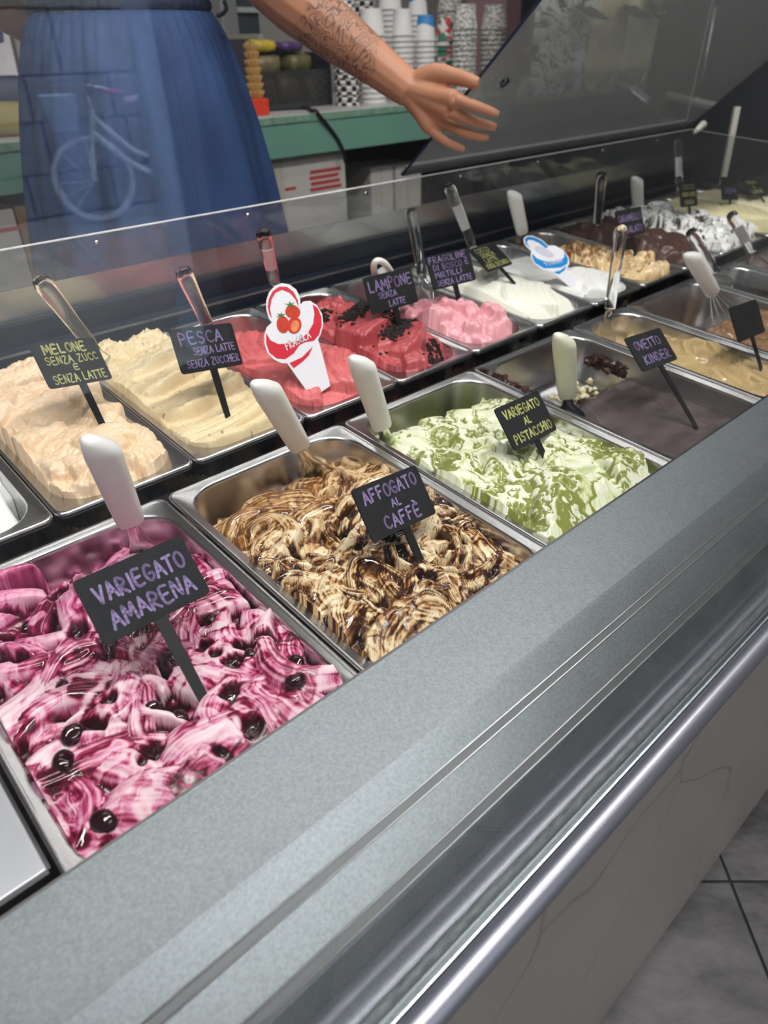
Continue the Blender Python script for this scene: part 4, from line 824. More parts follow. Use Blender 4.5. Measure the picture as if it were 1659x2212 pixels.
# ------------------------------------------------------------------ cone-shaped card signs
def card_sign(key, label, outline, prints, base_px, base_z, up, xdir, tconv, words):
    B = cpxZ(*base_px, base_z); up = Vector(up).normalized(); nrm = Vector(xdir).cross(up).normalized(); xa = up.cross(nrm).normalized() * -1
    xa = (nrm.cross(up)).normalized() * -1
    xa = Vector(xdir) - up * Vector(xdir).dot(up); xa.normalize(); ya = up.cross(xa)          # ya points away from the customer
    Ml = frame(B, xa, ya, up); inv = Ml.inverted()
    def loc(p):
        x, y = tconv(p); d = CAMR.transposed() @ Vector(((x - 829.5) / FPX, (y - 1106) / FPX, 1.0)); tt = (B - CAMC).dot(ya) / d.dot(ya); q = inv @ (CAMC + d * tt); return (q.x, q.z)
    t = thing('cone_sign', label, 'sign', T @ Ml, 'cone-shaped card signs')
    P = [loc(p) for p in outline]
    mk('card', *loft([[(x, .0006, z) for x, z in P], [(x, -.0006, z) for x, z in P]]), M_card, t)
    for n_, pts_, m_, lay in prints:
        Q = [loc(p) for p in pts_]; mk(n_, *loft([[(x, -.0007, z) for x, z in Q], [(x, -.0009 - .0002 * lay, z) for x, z in Q]]), m_, t)
    for tx, p0_, p1_, h in words:
        a = loc(p0_); b = loc(p1_); wd = math.hypot(b[0] - a[0], b[1] - a[1])
        mk('lettering', *lettering(tx, a[0], a[1], h, b[0] - a[0], .0007, -.0013, None, (b[1] - a[1]) / (b[0] - a[0])), M_card, t)
def ell(cx, cy, a, b, rot=0, n=20): return [(cx + a * math.cos(t) * math.cos(rot) - b * math.sin(t) * math.sin(rot), cy + a * math.cos(t) * math.sin(rot) + b * math.sin(t) * math.cos(rot)) for t in np.linspace(0, 2 * math.pi, n + 1)[:-1]]
def star(cx, cy, r0, r1, n=7, rot=0): return [(cx + (r1 if k % 2 else r0) * math.cos(rot + math.pi * k / n), cy + (r1 if k % 2 else r0) * math.sin(rot + math.pi * k / n) * .7) for k in range(2 * n)]
M_berry = mat('strawberry_print', L3(206, 62, 40), .3, noise=.25, nscale=300); M_berry2 = mat('cut_strawberry_print', L3(236, 140, 96), .3, noise=.2, nscale=200); M_leaf = mat('leaf_green_print', L3(70, 130, 50), .3)
zc5 = lambda p: (500 + p[0] * .3617, 450 + p[1] * .3617)
card_sign('fragola', 'white cone-shaped card sign with red bands and strawberries', 
    [(222, 655), (207, 600), (208, 550), (225, 500), (260, 462), (300, 447), (345, 455), (385, 485), (408, 530), (411, 575), (430, 556), (470, 553), (510, 580), (540, 630), (547, 690), (535, 745), (516, 785), (530, 830), (590, 1060), (480, 1135), (332, 925), (300, 925), (255, 905), (215, 865), (197, 810), (195, 760), (210, 710), (240, 682)],
    [('red_band', [(206, 745), (232, 790), (280, 812), (335, 808), (400, 788), (455, 745), (486, 690), (494, 630), (484, 575), (515, 598), (535, 650), (537, 700), (522, 755), (490, 792), (440, 800), (405, 818), (370, 868), (320, 902), (270, 898), (225, 862), (206, 808)], M_red, 0),
     ('red_band', [(215, 590), (222, 540), (245, 495), (285, 468), (330, 470), (370, 500), (395, 550), (399, 590), (380, 545), (345, 505), (300, 488), (262, 505), (238, 545), (229, 600), (240, 660), (224, 630)], M_red, 0),
     ('red_swoosh', [(345, 925), (420, 890), (485, 825), (460, 880), (420, 920), (370, 956)], M_red, 0),
     ('strawberry', ell(365, 620, 46, 40, .3), M_berry, 0), ('strawberry', ell(306, 695, 38, 52, -.15), M_berry, 1), ('strawberry', ell(374, 700, 42, 50, .2), M_berry, 2), ('cut_face', ell(377, 705, 24, 36, .2), M_berry2, 3),
     ('leaf', star(350, 577, 32, 10, 6, .3), M_leaf, 3), ('leaf', star(295, 640, 30, 9, 6, .6), M_leaf, 3)],
    (688, 832), .018, (-.02, .55, .83), (1, -.12, 0), zc5, [('FRAGOLA', (330, 848), (472, 772), .0095)])
zc6 = lambda p: (1000 + p[0] * .3972, 350 + p[1] * .3972)
card_sign('yogurt', 'white cone-shaped card sign with blue bands in the yogurt gelato',
    [(330, 415), (345, 402), (380, 402), (430, 425), (462, 455), (500, 455), (545, 480), (575, 520), (578, 555), (560, 582), (590, 605), (680, 690), (655, 712), (612, 705), (480, 597), (430, 585), (385, 550), (368, 510), (372, 485), (345, 460), (330, 435)],
    [('blue_band', [(375, 515), (390, 550), (440, 580), (490, 578), (530, 574), (566, 555), (570, 525), (548, 490), (550, 518), (530, 538), (490, 545), (440, 540), (400, 525), (378, 500)], M_blue, 0),
     ('blue_band', [(335, 420), (350, 407), (385, 410), (430, 432), (462, 462), (450, 470), (410, 440), (375, 425), (352, 425), (346, 440), (365, 470), (340, 445)], M_blue, 0),
     ('blue_swoosh', [(490, 600), (530, 590), (560, 565), (552, 590), (520, 612)], M_blue, 0),
     ('cream_print', ell(440, 490, 58, 20, .45), mat('pale_grey_print', L3(206, 208, 222), .3), 1)],
    (1257, 625), .004, (-.25, .70, .66), (1, -.1, 0), zc6, [('YOGURT', (450, 566), (545, 545), .0075)])

# ------------------------------------------------------------------ back counter
KZ0, KZ1, KY = pxY(550, 350, 1.70).z, pxY(550, 256, 1.70).z, 1.70
M_green = mat('sea_green_laminate', L3(116, 164, 148), .4, noise=.05, nscale=4)
M_green2 = mat('worn_green_edge', L3(128, 164, 144), .5, noise=.2, nscale=40)
M_ctop = mat('pale_grey_worktop', L3(196, 190, 192), .3, noise=.04, nscale=8)
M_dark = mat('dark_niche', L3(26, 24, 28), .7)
kc = thing('back_counter', 'sea-green fronted service counter with pale worktop behind the server', 'counter')
bev(mk('worktop', *box(-1.6, 3.9, KY + .004, YB - .01, KZ1 - .02, KZ1), M_ctop, kc), .003)
bev(mk('worktop_edge', *box(-1.6, 3.9, KY - .006, KY + .003, KZ1 - .022, KZ1 - .001), M_green2, kc), .002)
bev(mk('front_board', *box(-1.6, 3.9, KY - .002, KY + .018, KZ0, KZ1 - .0225), M_green, kc), .002)
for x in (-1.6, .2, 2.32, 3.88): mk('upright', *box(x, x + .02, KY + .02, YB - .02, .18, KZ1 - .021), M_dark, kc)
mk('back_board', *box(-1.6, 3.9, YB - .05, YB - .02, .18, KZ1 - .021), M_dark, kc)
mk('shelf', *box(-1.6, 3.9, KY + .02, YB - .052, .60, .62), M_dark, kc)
M_carton = mat('white_carton', L3(206, 202, 198), .6, noise=.03); M_cprint = mat('red_carton_print', L3(190, 70, 70), .6); M_cbrown = mat('brown_carton', L3(150, 116, 84), .75, noise=.08)
def carton(x0, x1, y0, y1, z0, z1, label, m=M_carton, prints=()):
    t = thing('carton', label, 'box', Matrix.Translation((x0, y0, z0)), 'cartons under the green counter')
    bev(mk('box_body', *box(0, x1 - x0, 0, y1 - y0, 0, z1 - z0), m, t), .002)
    mk('tape', *box((x1 - x0) * .42, (x1 - x0) * .50, -.0008, -.0001, 0, (z1 - z0)), mat('packing_tape', L3(198, 192, 178), .3), t)
    for (a, b, c, d, n) in prints:
        for k in range(n): h = (d - c) / n; mk('print_line', *box(a + (.004 * (k % 2)), b - .006 * ((k * 7) % 3), -.0007, -.0001, c + k * h, c + k * h + h * .62), M_cprint, t)
c0 = pxY(566, 348, 1.73); c1 = pxY(744, 330, 1.73)
SZ = .62
carton(c0.x - .18, c1.x, 1.73, 2.05, SZ, KZ0 - .004, 'white carton with red print under the green counter, right behind the server', M_carton, [(c1.x - c0.x + .18 - .155, c1.x - c0.x + .18 - .02, KZ0 - SZ - .115, KZ0 - SZ - .045, 4), (.22, .30, KZ0 - SZ - .10, KZ0 - SZ - .085, 1)])
c2 = pxY(800, 345, 1.80); c3 = pxY(846, 370, 1.8)
carton(c2.x, c2.x + .11, 1.80, 2.0, SZ, c3.z + .02, 'small white carton standing next to the large red-printed carton'); carton(c2.x + .125, c2.x + .26, 1.80, 2.0, SZ, c3.z + .015, 'small white carton in the niche, away from the red-printed carton')
e0 = pxY(0, 455, 1.73)
carton(e0.x - .25, pxY(28, 455, 1.73).x, 1.73, 2.0, SZ, e0.z, 'white carton with one red stripe beside the brown box', M_carton, [(.02, .29, e0.z - SZ - .05, e0.z - SZ - .035, 1)])
carton(pxY(29, 455, 1.73).x + .004, pxY(29, 455, 1.73).x + .16, 1.73, 2.0, SZ, e0.z + .004, 'brown cardboard carton between the two white ones under the counter', M_cbrown)
# black cable lying on the worktop and hanging over its green front
cb = [pxZ(480, 240, KZ1 + .006), pxZ(548, 238, KZ1 + .006), pxZ(620, 234, KZ1 + .006), pxZ(662, 233, KZ1 + .006)]
cb += [Vector((pxY(680, 243, KY - .004).x, KY + .012, KZ1 + .0068)), Vector((pxY(684, 246, KY - .01).x, KY - .009, KZ1 + .0055)), Vector((pxY(690, 251, KY - .012).x, KY - .0135, KZ1 - .008)), pxY(715, 280, KY - .009), pxY(732, 305, KY - .009), pxY(742, 328, KY - .009), pxY(745, 350, KY - .009)]
tag(mk('power_cable', *tube(smooth_path(cb, 6), .0055, 8), M_black, None, True), 'black cable drooping over the sea-green counter front', 'cable')

# stacks of paper cups, upside down and nested
M_cup = mat('white_paper_cup', L3(226, 224, 222), .5)
def pcup(name, kind, a, b, sc=60.):
    m = mat(name, a, .5); n = m.node_tree.nodes; l = m.node_tree.links; bs = n['Principled BSDF']
    uv = n.new('ShaderNodeTexCoord'); mp = n.new('ShaderNodeMapping'); l.new(uv.outputs['UV'], mp.inputs[0]); r = n.new('ShaderNodeValToRGB'); r.color_ramp.interpolation = 'CONSTANT'
    if kind == 'check': t = n.new('ShaderNodeTexChecker'); t.inputs['Scale'].default_value = 1; t.inputs[1].default_value = (*a, 1); t.inputs[2].default_value = (*b, 1); mp.inputs['Scale'].default_value = (14, 8, 1); l.new(mp.outputs[0], t.inputs[0]); l.new(t.outputs[0], bs.inputs['Base Color']); return m
    if kind == 'dots': t = n.new('ShaderNodeTexVoronoi'); t.inputs['Scale'].default_value = 1; mp.inputs['Scale'].default_value = (46, 12, 1); l.new(mp.outputs[0], t.inputs[0]); l.new(t.outputs['Distance'], r.inputs[0]); r.color_ramp.elements[0].color = (*b, 1); r.color_ramp.elements[1].color = (*a, 1); r.color_ramp.elements[1].position = .42
    elif kind == 'blue':
        sp = n.new('ShaderNodeSeparateXYZ'); l.new(mp.outputs[0], sp.inputs[0]); w_ = n.new('ShaderNodeTexWave'); w_.inputs['Scale'].default_value = .6; l.new(mp.outputs[0], w_.inputs[0])
        ad = n.new('ShaderNodeMath'); ad.operation = 'MULTIPLY_ADD'; l.new(w_.outputs[1], ad.inputs[0]); ad.inputs[1].default_value = .14; l.new(sp.outputs[1], ad.inputs[2]); l.new(ad.outputs[0], r.inputs[0]); r.color_ramp.elements[0].color = (*a, 1); r.color_ramp.elements[1].color = (*b, 1); r.color_ramp.elements[1].position = .66
    else:
        t = n.new('ShaderNodeTexVoronoi'); t.inputs['Scale'].default_value = 1; mp.inputs['Scale'].default_value = (11, 5, 1); l.new(mp.outputs[0], t.inputs[0]); sp = n.new('ShaderNodeSeparateColor'); l.new(t.outputs['Color'], sp.inputs[0]); l.new(sp.outputs[0], r.inputs[0])
        e = r.color_ramp.elements; e[0].color = (*a, 1); e[1].color = (*L3(196, 60, 72), 1); e[1].position = .45; q = e.new(.72); q.color = (*L3(60, 130, 110), 1); q = e.new(.85); q.color = (*a, 1)
    l.new(r.outputs[0], bs.inputs['Base Color']); return m
KU = {'check': pcup('black_checked_cup', 'check', L3(228, 226, 224), L3(30, 28, 30)), 'white': pcup('plain_white_cup', 'dots', L3(230, 228, 226), L3(222, 220, 220)), 'blue': pcup('blue_topped_cup', 'blue', L3(230, 229, 230), L3(64, 140, 206)), 'red': pcup('red_green_cup', 'red', L3(228, 220, 218), L3(196, 60, 72)), 'dots': pcup('black_patterned_cup', 'dots', L3(222, 220, 214), L3(58, 56, 56))}
CUPD = {'check': 'with black checks', 'white': 'plain white', 'blue': 'with a blue print', 'red': 'with red and green', 'dots': 'with dense black print'}
def cup_mesh(kind, r, h):
    n = 20; pr = [(r * .74, h), (r * .755, h - .001), (r * .95, .004), (r * 1.0, .0035), (r * 1.015, .0015), (r, 0), (r * .94, .0005), (r * .74, h - .003)]
    V = []; F = []; UV = []
    for (q, z) in pr:
        for k in range(n + 1): a = 2 * math.pi * k / n; V.append((q * math.cos(a), q * math.sin(a), z)); UV.append((k / n, z / h))
    for j in range(len(pr) - 1):
        for k in range(n): F.append((j * (n + 1) + k, (j + 1) * (n + 1) + k, (j + 1) * (n + 1) + k + 1, j * (n + 1) + k + 1))
    c = len(V); V.append((0, 0, h - .0005)); UV.append((.5, .5))
    for k in range(n): F.append((k, k + 1, c))
    me = bpy.data.meshes.new('cup_' + kind); me.from_pydata(V, [], F); me.update(); u = me.uv_layers.new(name='UV')
    for lp in me.loops: u.data[lp.index].uv = UV[lp.vertex_index]
    me.polygons.foreach_set('use_smooth', [True] * len(F)); me.materials.append(KU[kind]); return me
CM = {}
def stack(px_, top_y, width_px, kind, Y, place):
    c = pxY(px_, 170, Y); dist = (c - CW).dot(T.to_3x3() @ Vector(CAMR[2])); r = width_px / 2 / FPX * dist; h = .078; ztop = pxY(px_, top_y, Y - r).z
    key = (kind, round(r, 3)); 
    if key not in CM: CM[key] = cup_mesh(kind, round(r, 3), h)
    dz = .0165; n = max(2, int(round((ztop - KZ1 - h) / dz)) + 1)
    for k in range(n):
        o = bpy.data.objects.new('paper_cup', CM[key]); COL.objects.link(o); o.matrix_basis = Matrix.Translation((c.x + rs.uniform(-1, 1) * .00008, Y + rs.uniform(-1, 1) * .00008, KZ1 + .0002 + k * dz)) @ Matrix.Rotation(rs.randint(20) * 2 * math.pi / 20, 4, 'Z')
        tag(o, ('topmost upturned paper cup %s, stacked %s' if k == n - 1 else 'upturned paper cup %s, nested %s') % (CUPD[kind], place), 'cup', 'upturned paper cups %s' % place)
rs = np.random.RandomState(77)
stack(749, -30, 56, 'check', 1.86, 'next to the dark goods bin')
stack(806, 18, 58, 'white', 1.86, 'beside the checked cups')
stack(870, 22, 46, 'white', 1.86, 'beside the blue-topped cups')
stack(918, 28, 44, 'blue', 1.86, 'next to the red ones')
stack(902, -22, 42, 'blue', 2.02, 'behind the other blue ones')
stack(962, 40, 46, 'red', 1.968, 'among the patterned cups')
stack(1001, 6, 54, 'dots', 1.86, 'just past the red ones')
stack(1062, 8, 56, 'dots', 1.86, 'closest to the pink wall')
stack(968, -30, 54, 'dots', 2.10, 'behind the red and green cups')
stack(845, -40, 50, 'white', 2.02, 'behind the plain white ones')
stack(790, -60, 50, 'check', 2.04, 'behind the white stacks')

# pink wall return, fridge edge, goods bin, cone jar, poster
pk = pxY(1092, 60, 2.3)
struct('wall_pink', *box(pk.x, XR, 2.30, YB - .001, KZ1 + .0005, ZC), M_pink)
fr = thing('steel_cooler', 'narrow grey steel cooler column behind the server', 'cooler', Matrix.Identity(4))
f0 = pxY(508, 100, 2.12); f1 = pxY(546, 100, 2.12)
bev(mk('body', *box(f0.x - .05, f0.x + .012, 2.10, 2.45, KZ1 + .0005, 2.2), mat('grey_steel_sheet', (.45, .46, .48), .35, .8), fr), .004)
mk('glass_door', *box(f0.x + .013, f1.x + .05, 2.14, 2.16, KZ1 + .0005, 2.2), mat('dark_cooler_door', L3(52, 62, 68), .15), fr)
for k in range(6): mk('shelf_rail', *box(f0.x + .015, f1.x + .05, 2.125, 2.139, KZ1 + .05 + k * .075, KZ1 + .065 + k * .075), mat('pale_rail', L3(150, 156, 156), .4), fr)
b0 = pxY(562, 230, 1.93); b1 = pxY(715, 225, 1.93); bt = pxY(545, 85, 1.93).z
gb_ = thing('goods_bin', 'dark framed clear bin of wrapped goods on the worktop', 'bin', Matrix.Translation((b0.x, 1.93, KZ1 + .001)))
bw = b1.x - b0.x; bh_ = bt - KZ1
M_bin = mat('dark_grey_bin', L3(58, 58, 66), .4); 
mk('side', *loft([[(-.02, 0, 0), (.0, 0, 0), (-.035, 0, bh_), (-.10, 0, bh_)], [(-.02, .16, 0), (.0, .16, 0), (-.035, .16, bh_), (-.10, .16, bh_)]]), M_bin, gb_)
bev(mk('base', *box(0.001, bw, 0, .16, 0, .012), M_bin, gb_), .002); mk('far_side', *box(bw + .001, bw + .008, 0, .16, 0, bh_ * .8), M_bin, gb_); mk('back', *box(0.001, bw, .152, .16, .0121, bh_ * .9), M_bin, gb_)
mk('front_sheet', *box(0.001, bw, .0, .004, .0121, bh_ * .55), glassmat('bin_acrylic', (.75, .75, .72), 1.5, .05, .06), gb_)
mk('wooden_lid', *box(-.10, .02, 0, .16, bh_ + .0005, bh_ + .012), mat('pale_lid', L3(128, 122, 106), .6), gb_)
def packet(x, y, z, w, d, h, m, rz, label):
    rs_ = np.random.RandomState(int(x * 1e4) % 999); R_ = []
    for k, (f_, zz_) in enumerate(((.55, 0), (.95, .12), (1.02, .45), (.95, .8), (.75, .93), (.8, 1))): R_.append([(p_[0] * f_ + rs_.randn() * .002, p_[1] * (f_ if k < 4 else .25 if k == 4 else .1) + rs_.randn() * .002, zz_ * h) for p_ in rr(-w / 2, w / 2, -d / 2, d / 2, min(w, d) * .3, 0, 5)])
    o = mk('snack_packet', *loft(R_), m, None, True, Matrix.Translation((x, y, z)) @ Matrix.Rotation(rz, 4, 'Z')); return tag(o, label, 'packet', 'packets in the goods bin')
for i, (fx_, z_, w_, h_, c_, lb) in enumerate(((.19, .013, .090, .085, (70, 50, 30), 'dark brown wrapped packet at the bottom of the goods bin'), (.53, .013, .090, .085, (86, 66, 40), 'olive brown wrapped packet at the bottom of the goods bin'), (.83, .013, .060, .08, (60, 46, 40), 'small dark packet by the bin side wall'),
        (.26, .10, .105, .06, (120, 112, 86), 'pale olive packet lying higher in the goods bin'), (.70, .10, .105, .06, (104, 100, 66), 'greenish packet lying higher in the goods bin'), (.24, .162, .095, .035, (196, 172, 60), 'yellow packet on top of the goods bin'), (.60, .162, .095, .028, (84, 60, 110), 'purple packet on top of the goods bin'))):
    packet(b0.x + bw * fx_, 2.008, KZ1 + .001 + z_, w_, .10, h_, mat('packet_%d' % i, L3(*c_), .3, noise=.3, nscale=40), .04 * (-1) ** i, lb)
w0 = pxY(555, 226, 1.80)
wt = thing('wafer_cone_holder', 'tower of golden wafer cones on a red base beside the server', 'cone holder', Matrix.Translation((w0.x, 1.80, KZ1)))
bev(mk('red_base', *box(-.035, .025, -.03, .03, 0, .045), mat('orange_red_plastic', L3(226, 66, 40), .35), wt), .004)
for k in range(7):
    z = .046 + k * .020; R_ = [[((.022 - .0008 * k + .004 * (j % 2)) * f_ * math.cos(2 * math.pi * j / 24), (.022 - .0008 * k + .004 * (j % 2)) * f_ * math.sin(2 * math.pi * j / 24), z + dz) for j in range(24)] for f_, dz in ((.7, 0), (1.0, .012), (1.08, .0185), (.9, .0195))]
    mk('wafer', *loft(R_), mat('golden_wafer', L3(206, 164, 102), .7, noise=.15, nscale=80), wt, False, Matrix.Rotation(k * .3, 4, 'Z'))
# left edge of the picture: framed poster and bags on the counter
po = thing('framed_poster', 'white poster with a thin dark frame leaning at the wall', 'poster', Matrix.Identity(4))
a0 = pxY(46, 190, 2.30); a1 = pxY(3, 0, 2.30); ex = a1 - a0
fw = Vector((-.5, 0, 0)); P4 = [a0, a1 + ex * .6, a1 + ex * .6 + fw, a0 + fw]
mk('sheet', *loft([[tuple(p) for p in P4], [tuple(p + Vector((0, .012, 0))) for p in P4]]), mat('poster_sheet', L3(206, 200, 204), .5, noise=.25, nscale=7), po)
mk('frame_edge', *tube([a0 + Vector((.006, 0, 0)), a1 + ex * .6 + Vector((.006, 0, 0))], .006, 6), mat('dark_frame', L3(70, 64, 60), .5), po)
mk('print_patch', *loft([[tuple(p + Vector((0, -.001, 0))) for p in (pxY(-14, 40, 2.3), pxY(4, 48, 2.3), pxY(9, 90, 2.3), pxY(-14, 100, 2.3))], [tuple(p + Vector((0, -.0002, 0))) for p in (pxY(-14, 40, 2.3), pxY(4, 48, 2.3), pxY(9, 90, 2.3), pxY(-14, 100, 2.3))]]), mat('navy_poster_patch', L3(50, 50, 90), .5), po)
s0 = pxY(10, 215, 1.85); 
def sack(c, w, d, h, m, label):
    rs_ = np.random.RandomState(int(c.x * 1e3) % 99); R_ = [[(x * f_ * (1 + .05 * rs_.randn()), y * f_ * (1 + .05 * rs_.randn()), zz_ * h) for x, y, _ in rr(-w / 2, w / 2, -d / 2, d / 2, min(w, d) * .35, 0, 5)] for f_, zz_ in ((.9, 0), (1.03, .2), (1, .55), (.9, .85), (.55, 1))]
    return tag(mk('goods_sack', *loft(R_), m, None, True, Matrix.Translation(c)), label, 'sack', 'sacks on the worktop')
sack(Vector((pxY(0, 250, 1.9).x - .02, 1.9, KZ1 + .001)), .24, .2, pxY(0, 222, 1.9).z - KZ1, mat('mustard_sack', L3(150, 138, 86), .6, noise=.15), 'mustard yellow sack on the worktop below the poster')
sack(Vector((pxY(-15, 200, 2.12).x, 2.12, KZ1 + .001)), .26, .12, pxY(0, 165, 2.1).z - KZ1, mat('navy_sack', L3(50, 54, 84), .5, noise=.2), 'navy blue sack leaning behind the mustard one')

# ------------------------------------------------------------------ the server
def skin_mat():
    m = mat('tanned_skin', L3(190, 134, 104), .48, sss=.08); n = m.node_tree.nodes; l = m.node_tree.links; b = n['Principled BSDF']
    tc = n.new('ShaderNodeTexCoord'); c = TAT
    # a generic scroll-line tattoo on the forearm: contour lines of a swirling noise inside a soft patch
    sb = n.new('ShaderNodeVectorMath'); sb.operation = 'DISTANCE'; sb.inputs[1].default_value = c; l.new(tc.outputs['Object'], sb.inputs[0])
    nz0 = n.new('ShaderNodeTexNoise'); nz0.inputs['Scale'].default_value = 40; l.new(tc.outputs['Object'], nz0.inputs[0])
    ad = n.new('ShaderNodeMath'); ad.operation = 'MULTIPLY_ADD'; l.new(nz0.outputs[0], ad.inputs[0]); ad.inputs[1].default_value = .04; l.new(sb.outputs['Value'], ad.inputs[2])
    mk_ = n.new('ShaderNodeMapRange'); mk_.inputs['From Min'].default_value = .098; mk_.inputs['From Max'].default_value = .088; l.new(ad.outputs[0], mk_.inputs['Value'])
    nz = n.new('ShaderNodeTexNoise'); nz.inputs['Scale'].default_value = 26; nz.inputs['Detail'].default_value = 1.5; nz.inputs['Distortion'].default_value = 1.6; l.new(tc.outputs['Object'], nz.inputs[0])
    ml = n.new('ShaderNodeMath'); ml.operation = 'MULTIPLY'; ml.inputs[1].default_value = 9; l.new(nz.outputs[0], ml.inputs[0])
    fr_ = n.new('ShaderNodeMath'); fr_.operation = 'PINGPONG'; fr_.inputs[1].default_value = .5; l.new(ml.outputs[0], fr_.inputs[0])
    ln = n.new('ShaderNodeMapRange'); ln.inputs['From Min'].default_value = .22; ln.inputs['From Max'].default_value = .08; l.new(fr_.outputs[0], ln.inputs['Value'])
    mm = n.new('ShaderNodeMath'); mm.operation = 'MULTIPLY'; l.new(ln.outputs[0], mm.inputs[0]); l.new(mk_.outputs[0], mm.inputs[1])
    m3 = n.new('ShaderNodeMath'); m3.operation = 'MULTIPLY_ADD'; l.new(mm.outputs[0], m3.inputs[0]); m3.inputs[1].default_value = .62; 
    m4 = n.new('ShaderNodeMath'); m4.operation = 'MULTIPLY'; m4.inputs[1].default_value = .14; l.new(mk_.outputs[0], m4.inputs[0]); l.new(m4.outputs[0], m3.inputs[2])
    mx = n.new('ShaderNodeMix'); mx.data_type = 'RGBA'; l.new(m3.outputs[0], mx.inputs[0]); mx.inputs[6].default_value = (*L3(190, 134, 104), 1); mx.inputs[7].default_value = (*L3(52, 48, 58), 1)
    l.new(mx.outputs[2], b.inputs['Base Color']); return m
FZ = .18; BX, BY = .70, 1.13
el = pxY(572, -48, .93); wr = pxY(886, 196, .705)
TAT = tuple(pxY(735, 92, .80))
sh = Vector((BX + .175, BY - .01, FZ + 1.385))
pieces = []
def tb(pts, rads, n=14, k=5):
    P = smooth_path(pts, k); N = len(P); out = []
    for i in range(N):
        t = i / (N - 1) * (len(rads) - 1); j = min(int(t), len(rads) - 2); f_ = t - j; a, b = rads[j], rads[j + 1]
        a = a if isinstance(a, tuple) else (a, a); b = b if isinstance(b, tuple) else (b, b); out.append((a[0] * (1 - f_) + b[0] * f_, a[1] * (1 - f_) + b[1] * f_))
    pieces.append(tube(P, out, n))
def ball(c, rx, ry, rz):
    R_ = [[(c[0] + rx * math.sin(th) * math.cos(a), c[1] + ry * math.sin(th) * math.sin(a), c[2] + rz * math.cos(th)) for a in np.linspace(0, 2 * math.pi, 19)[:-1]] for th in np.linspace(.12, math.pi - .12, 12)]
    pieces.append(loft(R_))
# trunk and legs
def trunk(levels):
    pieces.append(loft([[(cx + rx * math.cos(a), cy + ry * math.sin(a), FZ + z) for a in np.linspace(0, 2 * math.pi, 25)[:-1]] for cx, cy, rx, ry, z in levels]))
trunk([(BX, BY, .10, .08, .78), (BX, BY, .165, .115, .84), (BX, BY + .01, .175, .12, .92), (BX, BY, .145, .10, 1.04), (BX, BY, .128, .09, 1.12), (BX, BY - .01, .145, .105, 1.24), (BX, BY - .005, .155, .10, 1.33), (BX, BY, .150, .08, 1.40), (BX, BY, .07, .06, 1.44)])
for s_ in (-1, 1):
    tb([(BX + s_ * .085, BY, FZ + .86), (BX + s_ * .09, BY - .01, FZ + .66), (BX + s_ * .09, BY - .015, FZ + .47), (BX + s_ * .09, BY + .01, FZ + .30), (BX + s_ * .09, BY + .015, FZ + .07)], [.082, .075, .052, .052, .034])
    tb([(BX + s_ * .09, BY + .03, FZ + .045), (BX + s_ * .095, BY - .06, FZ + .045), (BX + s_ * .10, BY - .15, FZ + .028)], [(.036, .042), (.042, .040), (.034, .022)], 12)
tb([(BX, BY, FZ + 1.40), (BX, BY - .012, FZ + 1.46), (BX, BY - .02, FZ + 1.53)], [.058, .05, .054])
HC = Vector((BX, BY - .03, FZ + 1.60))
ball(HC, .075, .092, .112); ball(HC + Vector((0, -.035, -.055)), .052, .055, .055)
tb([HC + Vector((0, -.088, .015)), HC + Vector((0, -.100, -.018)), HC + Vector((0, -.106, -.032))], [.008, .011, .014], 10)
for s_ in (-1, 1): ball(HC + Vector((s_ * .076, .005, -.01)), .010, .018, .030)
ball(HC + Vector((0, -.086, -.066)), .024, .010, .009)
# reaching arm
fm = el.lerp(wr, .45)
tb([sh + Vector((-.05, 0, 0)), sh + Vector((0.01, 0, -.03)), sh.lerp(el, .55) + Vector((.01, .0, 0)), el], [.060, .058, .048, .046])
tb([el + (el - wr) * .06, el.lerp(wr, .2), el.lerp(wr, .5), el.lerp(wr, .8), wr], [.045, .050, .0445, .034, (.031, .028)])
kn = {'i': pxY(984, 214, .610), 'm': pxY(972, 240, .622), 'r': pxY(954, 262, .650), 'p': pxY(930, 280, .662)}
hand_w = wr + (wr - el).normalized() * -.012
for f_, r0 in (('i', .0155), ('m', .0155), ('r', .0145), ('p', .0135)): tb([hand_w, wr.lerp(kn[f_], .5), kn[f_]], [(.026, .022), (.019, .0165), r0 * .92], 12)
fing = {'i': [(1032, 231, .582), (1060, 241, .567), (1077, 248, .558)], 'm': [(1027, 263, .600), (1057, 271, .587), (1072, 275, .580)], 'r': [(1003, 286, .618), (1036, 295, .600), (1054, 297, .592)], 'p': [(960, 304, .640), (987, 317, .630), (1003, 322, .624)]}
for f_, pts_ in fing.items(): tb([kn[f_]] + [pxY(*p) for p in pts_], [.0112, .0088, .0078, .0062] if f_ != 'p' else [.0098, .0080, .0070, .0056], 12, 4)
tb([wr.lerp(pxY(905, 172, .69), .7), pxY(940, 160, .660), pxY(985, 166, .622), pxY(1018, 176, .592), pxY(1034, 180, .579)], [.020, .017, .0125, .0110, .0085], 12, 4)
